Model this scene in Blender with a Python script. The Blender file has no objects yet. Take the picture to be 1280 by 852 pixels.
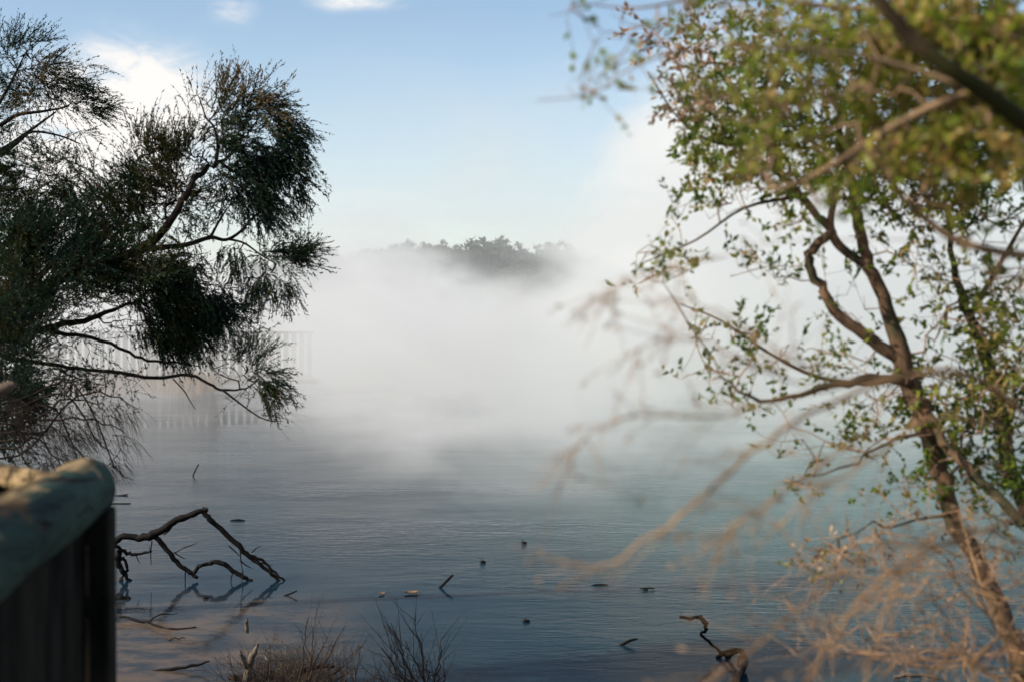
import bpy, math, random
import numpy as np
from mathutils import Vector
RS = np.random.RandomState(7)
random.seed(7)
sc = bpy.context.scene
col = sc.collection
R = math.radians

# ------------------------------------------------------------------ camera
F = 1778.0                       # focal length in photo pixels (50 mm on 36 mm, 1280 px)
CAM = np.array([0.0, 0.0, 2.6])
PITCH = math.atan(31 / F)
fw = np.array([0, math.cos(PITCH), -math.sin(PITCH)])
up = np.array([0, math.sin(PITCH), math.cos(PITCH)])
rt = np.array([1.0, 0, 0])
def P(px, py, d):                # point seen at that photo pixel at depth d
    return CAM + d * (fw + rt * (px - 640) / F + up * (426 - py) / F)
def W(px, py, z=0.0):            # point of the level z seen at that photo pixel
    r = fw + rt * (px - 640) / F + up * (426 - py) / F
    return CAM + r * ((z - CAM[2]) / r[2])
cd = bpy.data.cameras.new('camera'); cam = bpy.data.objects.new('camera', cd); col.objects.link(cam)
cam.location = CAM; cam.rotation_euler = (math.pi / 2 - PITCH, 0, 0)
cd.lens = 50; cd.sensor_width = 36; cd.clip_end = 3000; cd.clip_start = .05
cd.dof.use_dof = True; cd.dof.focus_distance = 13.0; cd.dof.aperture_fstop = 3.2
sc.camera = cam

# ------------------------------------------------------------------ materials
def mat(name):
    m = bpy.data.materials.new(name); m.use_nodes = True
    nt = m.node_tree; nt.nodes.clear()
    return m, nt, nt.nodes, nt.links
def N(nt, t, **kw):
    n = nt.nodes.new(t)
    for k, v in kw.items():
        if k in ('operation', 'blend_type', 'data_type', 'sky_type', 'interpolation_type', 'noise_dimensions', 'clamp', 'feature', 'distribution', 'vector_type', 'type', 'bands_direction', 'wave_type'):
            setattr(n, k, v)
        else:
            n.inputs[k.replace('_', ' ')].default_value = v
    return n
def ramp(nt, fac, stops):
    r = nt.nodes.new('ShaderNodeValToRGB')
    el = r.color_ramp.elements
    while len(el) < len(stops): el.new(.5)
    for e, (p, c) in zip(el, stops):
        e.position = p; e.color = (*c, 1)
    nt.links.new(fac, r.inputs[0]); return r.outputs[0]
def math_(nt, op, a, b=None, c=None, clamp=False):
    n = nt.nodes.new('ShaderNodeMath'); n.operation = op; n.use_clamp = clamp
    for i, v in enumerate((a, b, c)):
        if v is None: continue
        if isinstance(v, (int, float)): n.inputs[i].default_value = v
        else: nt.links.new(v, n.inputs[i])
    return n.outputs[0]
def sstep(nt, v, a, b, lo=0.0, hi=1.0):
    n = nt.nodes.new('ShaderNodeMapRange'); n.interpolation_type = 'SMOOTHSTEP'
    nt.links.new(v, n.inputs[0])
    for i, x in zip((1, 2, 3, 4), (a, b, lo, hi)): n.inputs[i].default_value = x
    return n.outputs[0]
def noise(nt, vec, scale, detail=3, rough=.5, dist=0):
    n = nt.nodes.new('ShaderNodeTexNoise')
    n.inputs['Scale'].default_value = scale; n.inputs['Detail'].default_value = detail
    n.inputs['Roughness'].default_value = rough; n.inputs['Distortion'].default_value = dist
    nt.links.new(vec, n.inputs['Vector']); return n.outputs[0]
def mapping(nt, vec, scale=(1, 1, 1), rot=(0, 0, 0), loc=(0, 0, 0)):
    n = nt.nodes.new('ShaderNodeMapping'); n.inputs['Scale'].default_value = scale
    n.inputs['Rotation'].default_value = rot; n.inputs['Location'].default_value = loc
    nt.links.new(vec, n.inputs[0]); return n.outputs[0]
def geo(nt, out='Position'): return nt.nodes.new('ShaderNodeNewGeometry').outputs[out]

def bark(name, c0, c1, scale=14, bump=.5, rough=.85, moss=None, spec=.4):
    m, nt, nd, lk = mat(name)
    pos = geo(nt)
    n1 = noise(nt, mapping(nt, pos, (1, 1, .35)), scale, 6, .65)
    n2 = noise(nt, pos, scale * .25, 3)
    c = ramp(nt, n1, [(.35, c0), (.65, c1)])
    if moss:
        mx = nd.new('ShaderNodeMix'); mx.data_type = 'RGBA'
        lk.new(sstep(nt, n2, .44, .56), mx.inputs[0]); lk.new(c, mx.inputs[6]); mx.inputs[7].default_value = (*moss, 1)
        c = mx.outputs[2]
    b = N(nt, 'ShaderNodeBsdfPrincipled', Roughness=rough); b.inputs['Specular IOR Level'].default_value = spec; lk.new(c, b.inputs['Base Color'])
    bp = N(nt, 'ShaderNodeBump', Strength=bump, Distance=.01); lk.new(n1, bp.inputs['Height']); lk.new(bp.outputs[0], b.inputs['Normal'])
    o = nd.new('ShaderNodeOutputMaterial'); lk.new(b.outputs[0], o.inputs[0]); return m

def leafmat(name, stops, trans=.35, clump=2.0, rough=.5, spec=.35):
    m, nt, nd, lk = mat(name)
    rnd = geo(nt, 'Random Per Island')
    n = noise(nt, geo(nt), clump, 3, .6)
    v = math_(nt, 'ADD', math_(nt, 'MULTIPLY', rnd, .45), math_(nt, 'MULTIPLY', sstep(nt, n, .3, .7), .55))
    c = ramp(nt, v, stops)
    b = N(nt, 'ShaderNodeBsdfPrincipled', Roughness=rough); lk.new(c, b.inputs['Base Color'])
    b.inputs['Specular IOR Level'].default_value = spec
    t = nd.new('ShaderNodeBsdfTranslucent'); lk.new(c, t.inputs[0])
    mx = nd.new('ShaderNodeMixShader'); mx.inputs[0].default_value = trans
    lk.new(b.outputs[0], mx.inputs[1]); lk.new(t.outputs[0], mx.inputs[2])
    o = nd.new('ShaderNodeOutputMaterial'); lk.new(mx.outputs[0], o.inputs[0]); return m

M = {}
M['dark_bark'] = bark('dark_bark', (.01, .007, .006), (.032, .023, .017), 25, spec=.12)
M['grey_twig'] = bark('grey_twig', (.05, .035, .027), (.12, .085, .06), 30)
M['warm_twig'] = bark('warm_twig', (.12, .07, .04), (.4, .25, .15), 25)
M['brown_bark'] = bark('brown_bark', (.022, .014, .008), (.19, .105, .055), 14, 1.0, moss=(.035, .03, .01))
M['tan_twig'] = bark('tan_twig', (.12, .06, .025), (.42, .26, .13), 9, spec=.2)
M['sunlit_limb_bark'] = bark('sunlit_limb_bark', (.1, .06, .03), (.34, .22, .12), 12)  # paler than near_bark: sunlight on the side limbs painted into the colour
M['near_bark'] = bark('near_bark', (.02, .014, .008), (.08, .055, .03), 18, moss=(.03, .03, .01), spec=.1)
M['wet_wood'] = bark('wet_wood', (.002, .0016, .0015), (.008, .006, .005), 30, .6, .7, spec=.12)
M['pale_wood'] = bark('pale_wood', (.03, .022, .016), (.16, .12, .085), 30, .7, .7)
M['dry_stem'] = bark('dry_stem', (.025, .017, .011), (.1, .068, .042), 20, .3)
M['dark_stem'] = bark('dark_stem', (.02, .014, .011), (.07, .048, .035), 20, .3, spec=.15)
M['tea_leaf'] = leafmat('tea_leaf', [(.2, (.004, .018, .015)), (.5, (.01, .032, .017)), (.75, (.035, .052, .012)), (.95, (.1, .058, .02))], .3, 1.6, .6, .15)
M['sunlit_brown_tea_leaf'] = leafmat('sunlit_brown_tea_leaf', [(.2, (.015, .03, .012)), (.5, (.065, .06, .018)), (.85, (.17, .095, .035))], .3, 2.2)  # lit copy of tea_leaf, the sun's warm tone put into the leaf colour
M['green_leaf'] = leafmat('green_leaf', [(.15, (.03, .075, .012)), (.45, (.1, .16, .016)), (.68, (.22, .24, .02)), (.9, (.38, .23, .1))], .45, 3)
M['near_leaf'] = leafmat('near_leaf', [(.15, (.06, .11, .01)), (.5, (.24, .3, .02)), (.85, (.45, .3, .1))], .5, 5)
M['dry_leaf'] = leafmat('dry_leaf', [(.1, (.1, .06, .035)), (.5, (.28, .17, .1)), (.9, (.42, .28, .17))], .3, 4)
M['far_leaf'] = leafmat('far_leaf', [(.1, (.015, .03, .012)), (.9, (.06, .075, .03))], .2, .6)
M['reed'] = leafmat('reed', [(.1, (.2, .12, .06)), (.9, (.42, .3, .18))], .3, .5)

def railmat():
    m, nt, nd, lk = mat('weathered_log')
    tc = nd.new('ShaderNodeTexCoord').outputs['Object']
    str_ = noise(nt, mapping(nt, tc, (9, 1.2, 9)), 1.6, 7, .7, .6)
    patch = noise(nt, tc, 6, 5, .65, .5)
    c = ramp(nt, str_, [(.38, (.015, .01, .006)), (.48, (.1, .065, .03)), (.6, (.32, .23, .12))])
    g = ramp(nt, str_, [(.35, (.004, .016, .014)), (.65, (.035, .075, .055))])
    mx = nd.new('ShaderNodeMix'); mx.data_type = 'RGBA'
    nz = nd.new('ShaderNodeSeparateXYZ'); lk.new(geo(nt, 'Normal'), nz.inputs[0])
    side = math_(nt, 'ADD', math_(nt, 'MULTIPLY', nz.outputs[0], .3), patch)    # algae on the side that faces the water
    lk.new(sstep(nt, side, .53, .62), mx.inputs[0]); lk.new(c, mx.inputs[6]); lk.new(g, mx.inputs[7])
    crack = noise(nt, mapping(nt, tc, (22, 1.3, 22)), 1, 3, .5, 1.2)
    mx2 = nd.new('ShaderNodeMix'); mx2.data_type = 'RGBA'
    lk.new(sstep(nt, crack, .43, .37), mx2.inputs[0]); lk.new(mx.outputs[2], mx2.inputs[6]); mx2.inputs[7].default_value = (.02, .015, .01, 1)
    b = N(nt, 'ShaderNodeBsdfPrincipled', Roughness=.8); b.inputs['Specular IOR Level'].default_value = .12; lk.new(mx2.outputs[2], b.inputs['Base Color'])
    bp = N(nt, 'ShaderNodeBump', Strength=.9, Distance=.02); lk.new(math_(nt, 'ADD', str_, sstep(nt, crack, .37, .43)), bp.inputs['Height']); lk.new(bp.outputs[0], b.inputs['Normal'])
    o = nd.new('ShaderNodeOutputMaterial'); lk.new(b.outputs[0], o.inputs[0]); return m
M['log'] = railmat()
M['paling'] = bark('shaded_timber', (.005, .005, .005), (.03, .026, .02), 9, .5, .95, spec=.05)  # near-black tone paints in the shadow side of the railing
M['far_timber'] = bark('far_timber', (.16, .14, .12), (.3, .27, .23), 3, .2)

# ------------------------------------------------------------------ mesh builder
class MB:
    def __init__(s): s.v = []; s.f = []; s.n = 0
    def add(s, v, f):
        v = np.asarray(v, float).reshape(-1, 3); f = np.asarray(f, int)
        s.v.append(v); s.f.append(f + s.n); s.n += len(v)
    def tube(s, pts, rad, sides=6, cap=True):
        pts = np.asarray(pts, float); n = len(pts)
        rad = np.broadcast_to(np.asarray(rad, float), (n,))
        t = np.gradient(pts, axis=0); t /= np.linalg.norm(t, axis=1)[:, None] + 1e-9
        a = np.array([0.3, .2, .93]) if abs(t[0][2]) < .8 else np.array([.95, .2, .1])
        u = np.cross(t, a); u /= np.linalg.norm(u, axis=1)[:, None] + 1e-9
        w = np.cross(t, u)
        th = np.arange(sides) * 2 * math.pi / sides
        ring = pts[:, None] + rad[:, None, None] * (u[:, None] * np.cos(th)[None, :, None] + w[:, None] * np.sin(th)[None, :, None])
        i = np.arange(n - 1)[:, None] * sides; j = np.arange(sides)[None]; k = (j + 1) % sides
        f = np.stack([i + j, i + k, i + sides + k, i + sides + j], -1).reshape(-1, 4)
        s.add(ring, f)
        if cap:
            for e in (0, n - 1):
                r = ring[e]; s.add(np.vstack([r, pts[e][None] + t[e] * rad[e] * (.5 if e else -.5)]),
                                   [[q, (q + 1) % sides, sides, sides] for q in range(sides)])
    def box(s, lo, hi, M_=None):
        x0, y0, z0 = lo; x1, y1, z1 = hi
        v = np.array([(x, y, z) for z in (z0, z1) for y in (y0, y1) for x in (x0, x1)], float)
        if M_ is not None: v = v @ M_[0].T + M_[1]
        s.add(v, [[0, 2, 3, 1], [4, 5, 7, 6], [0, 1, 5, 4], [2, 6, 7, 3], [0, 4, 6, 2], [1, 3, 7, 5]])
    def mesh(s, name, m, smooth=True):
        V = np.vstack(s.v); Fq = [f for f in s.f]
        F4 = np.vstack(Fq)
        tri = F4[:, 2] == F4[:, 3]
        me = bpy.data.meshes.new(name)
        me.vertices.add(len(V)); me.vertices.foreach_set('co', V.astype(np.float32).ravel())
        cnt = np.where(tri, 3, 4); st = np.concatenate([[0], np.cumsum(cnt)[:-1]])
        mask = np.ones_like(F4, bool); mask[tri, 3] = False
        me.loops.add(int(cnt.sum())); me.loops.foreach_set('vertex_index', F4[mask].astype(np.int32))
        me.polygons.add(len(F4)); me.polygons.foreach_set('loop_start', st.astype(np.int32)); me.polygons.foreach_set('loop_total', cnt.astype(np.int32))
        me.polygons.foreach_set('use_smooth', np.full(len(F4), smooth))
        me.update(calc_edges=True); me.materials.append(m)
        return me
    def obj(s, name, m, parent=None, smooth=True):
        me = s.mesh(name, m, smooth)
        o = bpy.data.objects.new(name, me)
        if parent is not None:
            base = np.array(parent.location)
            me.transform(__import__('mathutils').Matrix.Translation(Vector(-base)))
            o.parent = parent
        col.objects.link(o); return o
def tag(o, label=None, cat=None, group=None, kind=None):
    if label: o['label'] = label
    if cat: o['category'] = cat
    if group: o['group'] = group
    if kind: o['kind'] = kind
    return o
def empty(name, loc, label, cat, group=None):
    o = bpy.data.objects.new(name, None); o.location = [float(x) for x in loc]; o.empty_display_size = .2
    col.objects.link(o); return tag(o, label, cat, group)
def solo(mb, name, m, base, label, cat, group=None, smooth=True):
    me = mb.mesh(name, m, smooth); o = bpy.data.objects.new(name, me); col.objects.link(o)
    base = [float(x) for x in base]
    me.transform(__import__('mathutils').Matrix.Translation(Vector([-b for b in base]))); o.location = base
    return tag(o, label, cat, group)

def smooth(pts, k=4):            # Catmull-Rom through the points (rows may carry a radius)
    p = np.asarray(pts, float)
    if len(p) < 3:
        t = np.linspace(0, 1, k * 2)[:, None]; return p[0] * (1 - t) + p[-1] * t
    q = np.vstack([2 * p[0] - p[1], p, 2 * p[-1] - p[-2]]); out = []
    for i in range(1, len(q) - 2):
        for t in np.linspace(0, 1, k, endpoint=False):
            a, b, c, d = q[i - 1], q[i], q[i + 1], q[i + 2]
            out.append(.5 * (2 * b + (c - a) * t + (2 * a - 5 * b + 4 * c - d) * t * t + (3 * b - a - 3 * c + d) * t ** 3))
    out.append(p[-1]); return np.array(out)
def limb_px(rows):               # rows (px, py, depth, radius in photo px) -> smooth rows (x,y,z,r)
    return smooth([(*P(a, b, d), r * d / F) for a, b, d, r in rows])
def wobble(rows, amp, rs=RS):
    rows = rows.copy(); n = len(rows)
    w = rs.randn(n, 3) * amp; w[0] = 0; w[-1] = 0
    rows[:, :3] += w; return rows

# ------------------------------------------------------------------ growing trees
from mathutils.noise import noise as noise3
class Tree:
    """limbs: rows of (x,y,z,r); crown targets are joined one by one to the nearest wood, so twigs fork like real ones"""
    def __init__(s, seed): s.rs = np.random.RandomState(seed); s.pos = []; s.par = []; s.fixed = []; s.limbs = []; s.tip = []
    def limb(s, rows, sides=8):
        s.limbs.append((rows, sides))
        for r in rows: s.pos.append(r[:3]); s.par.append(-1); s.fixed.append(True); s.tip.append(None)
    def grow(s, targets, info, step=.07, jit=.18, maxd=9):
        """targets: (n,3); info: list of anything kept on the new end nodes"""
        T = np.asarray(targets); n0 = len(s.pos)
        cap = n0 + len(T) * 40
        A = np.zeros((cap, 3)); A[:n0] = np.array(s.pos); n = n0
        d0 = np.array([np.min(np.linalg.norm(A[:n0] - t, axis=1)) for t in T])
        for i in np.argsort(d0):
            t = T[i]; d = np.linalg.norm(A[:n] - t, axis=1); j = int(np.argmin(d)); L = d[j]
            if L < .01 or L > maxd: continue
            k = max(1, int(L / step)); a = A[j].copy()
            perp = s.rs.randn(3); perp -= (perp @ (t - a)) * (t - a) / L ** 2
            sag = s.rs.uniform(-.5, 1) * jit * L
            prev = j
            for q in range(1, k + 1):
                u = q / k
                p = a * (1 - u) + t * u + perp * jit * L * .35 * math.sin(math.pi * u) + np.array([0, 0, sag * .6]) * math.sin(math.pi * u)
                if q < k: p = p + s.rs.randn(3) * step * .09
                if n >= cap: break
                A[n] = p; s.pos.append(p); s.par.append(prev); s.fixed.append(False); s.tip.append(info[i]); prev = n; n += 1
    def wood(s, mb, r0=.0016, expo=2.3, sides=4, rmax=.03):
        n = len(s.pos); acc = np.zeros(n); kids = [[] for _ in range(n)]
        for i in range(n):
            if s.par[i] >= 0: kids[s.par[i]].append(i)
        for i in range(n - 1, -1, -1):
            if s.fixed[i]: continue
            r = max(acc[i], r0 ** expo); acc[i] = r
            if not s.fixed[s.par[i]]: acc[s.par[i]] += r
        rad = np.minimum(acc ** (1 / expo), rmax); P_ = np.array(s.pos)
        done = set()
        for i in range(n):
            if s.fixed[i] or i in done: continue
            p = s.par[i]
            # chain start: parent fixed, or i is not the thickest child of its parent
            if not s.fixed[p]:
                if max(kids[p], key=lambda q: rad[q]) == i: continue
            ch = [p, i]; c = i
            while kids[c]:
                c = max(kids[c], key=lambda q: rad[q]); ch.append(c)
            rr = rad[ch].copy(); rr[0] = rr[1]; rr[-1] *= .5
            mb.tube(P_[ch], rr, sides, cap=False); done.update(ch)
        s.rad = rad; s.kids = kids
        return rad
    def trunk(s, mb):
        for rows, sides in s.limbs: mb.tube(rows[:, :3], rows[:, 3], sides)

def leaves(mb, base, dirs, ln, wd, shape='quad', rs=RS):
    """one leaf per row: a slim diamond"""
    n = len(base); d = dirs / (np.linalg.norm(dirs, axis=1)[:, None] + 1e-9)
    a = rs.randn(n, 3); sdir = np.cross(d, a); sdir /= np.linalg.norm(sdir, axis=1)[:, None] + 1e-9
    nrm = np.cross(d, sdir)
    ln = ln[:, None]; wd = wd[:, None]
    v = np.stack([base, base + d * ln * .45 + sdir * wd * .5 + nrm * wd * .12, base + d * ln, base + d * ln * .45 - sdir * wd * .5 + nrm * wd * .12], 1)
    f = (np.arange(n)[:, None] * 4 + np.arange(4)[None])
    mb.add(v, f)

def sprigs(tw, lf, starts, dirs, L, nl, ll, lw, droop, rs, spread=.8, tr=.0012, bare=0., curl=.25):
    """tw/lf: builders. starts, dirs (n,3); L, droop (n,) ; nl leaves on each"""
    n = len(starts); 
    if n == 0: return
    d = dirs / (np.linalg.norm(dirs, axis=1)[:, None] + 1e-9)
    K = 5; pts = [starts]; cur = d + 0
    bend = rs.randn(n, 3) * curl
    for k in range(K - 1):
        cur = cur + bend / K; cur[:, 2] -= droop / K
        cur /= np.linalg.norm(cur, axis=1)[:, None] + 1e-9
        pts.append(pts[-1] + cur * (L / (K - 1))[:, None])
    pts = np.stack(pts, 1)                                      # n,K,3
    if tw is not None:
        t = np.gradient(pts, axis=1); a = np.array([.3, .25, .92]); u = np.cross(t, a); u /= np.linalg.norm(u, axis=2)[..., None] + 1e-9
        w = np.cross(t, u); w /= np.linalg.norm(w, axis=2)[..., None] + 1e-9
        th = np.arange(3) * 2 * math.pi / 3; rr = (tr * np.linspace(1, .45, K))[None, :, None, None]
        ring = pts[:, :, None] + rr * (u[:, :, None] * np.cos(th)[None, None, :, None] + w[:, :, None] * np.sin(th)[None, None, :, None])
        b = np.arange(n)[:, None, None] * (K * 3); i = np.arange(K - 1)[None, :, None] * 3; j = np.arange(3)[None, None]; k2 = (j + 1) % 3
        f = np.stack([b + i + j, b + i + k2, b + i + 3 + k2, b + i + 3 + j], -1).reshape(-1, 4)
        tw.add(ring, f)
    if lf is not None and nl > 0:
        u = rs.uniform(.08, 1, (n, nl)); x = u * (K - 1); i = np.minimum(x.astype(int), K - 2); fr = (x - i)[..., None]
        ar = np.arange(n)[:, None]
        a = pts[ar, i]; b = pts[ar, i + 1]; base = a * (1 - fr) + b * fr; td = (b - a); td /= np.linalg.norm(td, axis=2)[..., None] + 1e-9
        ld = td * rs.uniform(.35, 1, (n, nl, 1)) + rs.randn(n, nl, 3) * spread * .6
        keep = rs.rand(n, nl) > bare
        base = base[keep]; ld = ld[keep]; m = len(base)
        leaves(lf, base, ld, ll * rs.uniform(.4, 1.4, m), lw * rs.uniform(.6, 1.35, m), rs=rs)

def ellips(c, n, rs):            # c = (px, py, depth, rx, ry, [rdepth m])
    px, py, d, rx, ry = c[:5]; rd = c[5] if len(c) > 5 else rx * d / F
    v = rs.randn(n, 3); v /= np.linalg.norm(v, axis=1)[:, None]; v *= rs.rand(n)[:, None] ** (1 / 2.4)
    return np.array([P(px + a * rx, py + b * ry, d + e * rd) for a, b, e in v])

def foliage(tree, tw, lf_of, clumps, seed, tgt=1.0):
    """clumps: dicts c=(px,py,d,rx,ry), n=targets, dir=(x,y,z) sprig bias, L, nl, k=sprigs per node, mat key, droop"""
    rs = np.random.RandomState(seed)
    T = []; info = []
    for q, c in enumerate(clumps):
        n = max(2, int(c['n'] * tgt)); pts = ellips(c['c'], n, rs); T.append(pts); info += [q] * n
    n0 = len(tree.pos)
    tree.grow(np.vstack(T), info, step=clumps[0].get('step', .07))
    rad = tree.wood(tw, rmax=clumps[0].get('rmax', .03), r0=clumps[0].get('r0', .0016))
    pos = np.array(tree.pos); par = tree.par
    by = {}
    for i in range(n0, len(pos)):
        q = tree.tip[i]
        if q is not None and len(tree.kids[i]) <= 2 and rad[i] < clumps[q].get('rtw', .006): by.setdefault(q, []).append(i)
    for q, idx in by.items():
        c = clumps[q]; idx = np.array(idx)
        # only the part of each twig that lies inside (or near) the clump carries sprigs
        cc = c['c']; cen = P(*cc[:3]); s_ = cc[2] / F; rr = np.array([cc[3] * s_, (cc[5] if len(cc) > 5 else cc[3] * s_), cc[4] * s_]) * 1.15
        ok = np.sum(((pos[idx] - cen) / rr) ** 2, axis=1) < 1
        idx = idx[ok]
        nf = c.get('nf', 6.0); gate = np.array([noise3((float(p[0]) * nf, float(p[1]) * nf, float(p[2]) * nf)) for p in pos[idx]])
        idx = idx[gate > c.get('gate', -.18)]
        if len(idx) == 0: continue
        k = c.get('k', 3); k = int(round(k * 1.5)) if (k > 1 and 'nm' not in c) else k; k = int(k) if k > 1 else k; idx = np.repeat(idx, k) if k >= 1 else idx[rs.rand(len(idx)) < k]
        st = pos[idx]; td = st - pos[np.array([par[i] for i in idx])]; td /= np.linalg.norm(td, axis=1)[:, None] + 1e-9
        out = (st - cen) / rr; 
        ph = st @ np.array([[2.9, 1.1, -3.7], [1.3, 2.1, 1.9], [4.1, -2.7, 2.3]]) + seed
        dr = td * .5 + rs.randn(len(idx), 3) * .22 + np.sin(ph) * .38 + out * c.get('out', .3) + np.array(c.get('dir', (0, 0, .2))) * 1.3
        L = c.get('L', .2) * rs.uniform(.5, 1.3, len(idx))
        sprigs(tw, lf_of(c), st, dr, L, int(c.get('nl', 10)*c.get('nm',2.2)), c.get('ll', .026), c.get('lw', .0064), np.full(len(idx), c.get('droop', .3)), rs,
               bare=c.get('bare', 0.), tr=c.get('tr', .0011), spread=c.get('spread', .42), curl=.2)

def twig_bunch(mb, rows, seed, n, L, r=.0012, lf=None, nl=0, droop=.2, ll=.02, lw=.006, t0=.2, spread=.5, bare=0.):
    """side twigs along one limb"""
    rs = np.random.RandomState(seed)
    u = rs.uniform(t0, 1, n) * (len(rows) - 1); i = np.minimum(u.astype(int), len(rows) - 2); f = (u - i)[:, None]
    st = rows[i, :3] * (1 - f) + rows[i + 1, :3] * f
    td = rows[i + 1, :3] - rows[i, :3]; td /= np.linalg.norm(td, axis=1)[:, None] + 1e-9
    dr = td * .8 + rs.randn(n, 3) * spread
    sprigs(mb, lf, st, dr, L * rs.uniform(.4, 1.2, n), nl, ll, lw, np.full(n, droop), rs, tr=r, bare=bare)

#SETTING
# ------------------------------------------------------------------ ground, water
def gheight(x, y):
    bank = 9.2 + .5 * np.sin(x * .9 + 1) + .25 * np.sin(x * 2.3) + np.where(x < -1.2, np.clip((-1.2 - x) * 1.1, 0, 2.2), 0) * 1.0 + np.where(x > 1.5, np.clip((x - 1.5) * .25, 0, 1.4), 0) - 1.1
    near = np.clip((bank - y) * .16, -.9, 1.15) - .02
    farb = np.where(x < -5, np.clip(46 + (x + 5) * -.0 , 40, 90), 84)
    left = np.clip((-9 - x) * .12, -2, .0)
    far = np.clip((y - (86 + 2.5 * np.sin(x * .07))) * .22, -.9, 2.2)
    fr = np.clip((np.abs(x) - 60) * .1, -.9, 1.6)
    h = np.maximum(np.maximum(near, far), fr)
    h = h + .3 * np.exp(-(((x + 1.55) / .33) ** 2 + ((y - 9.95) / .4) ** 2)) + .14 * np.exp(-(((x + 1.0) / .3) ** 2 + ((y - 9.7) / .3) ** 2))
    h = h + .03 * np.sin(x * 5.1 + y * 1.7) * np.sin(y * 4.3 - x) + .015 * np.sin(x * 13) * np.sin(y * 11)
    return h
def ground():
    xs = np.concatenate([-np.geomspace(700, 12, 30), np.linspace(-11.5, 11.5, 160), np.geomspace(12, 700, 30)])
    ys = np.concatenate([-np.geomspace(500, 3, 20), np.linspace(-2.5, 18, 150), np.geomspace(19, 900, 60)])
    X, Y = np.meshgrid(xs, ys); Z = gheight(X, Y)
    v = np.stack([X, Y, Z], -1).reshape(-1, 3); nx = len(xs); ny = len(ys)
    i = np.arange(ny - 1)[:, None] * nx; j = np.arange(nx - 1)[None]
    f = np.stack([i + j, i + j + 1, i + nx + j + 1, i + nx + j], -1).reshape(-1, 4)
    m, nt, nd, lk = mat('muddy_ground'); pos = geo(nt)
    n1 = noise(nt, pos, 3, 8, .65); n2 = noise(nt, pos, 22, 4, .6)
    c = ramp(nt, math_(nt, 'ADD', math_(nt, 'MULTIPLY', n1, .6), math_(nt, 'MULTIPLY', n2, .4)), [(.35, (.05, .036, .026)), (.5, (.12, .09, .065)), (.65, (.24, .18, .13))])
    b = N(nt, 'ShaderNodeBsdfPrincipled', Roughness=.75); lk.new(c, b.inputs['Base Color'])
    bp = N(nt, 'ShaderNodeBump', Strength=.6, Distance=.03); lk.new(n2, bp.inputs['Height']); lk.new(bp.outputs[0], b.inputs['Normal'])
    o = nd.new('ShaderNodeOutputMaterial'); lk.new(b.outputs[0], o.inputs[0])
    mb = MB(); mb.add(v, f); g = mb.obj('ground', m); tag(g, kind='structure')
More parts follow.
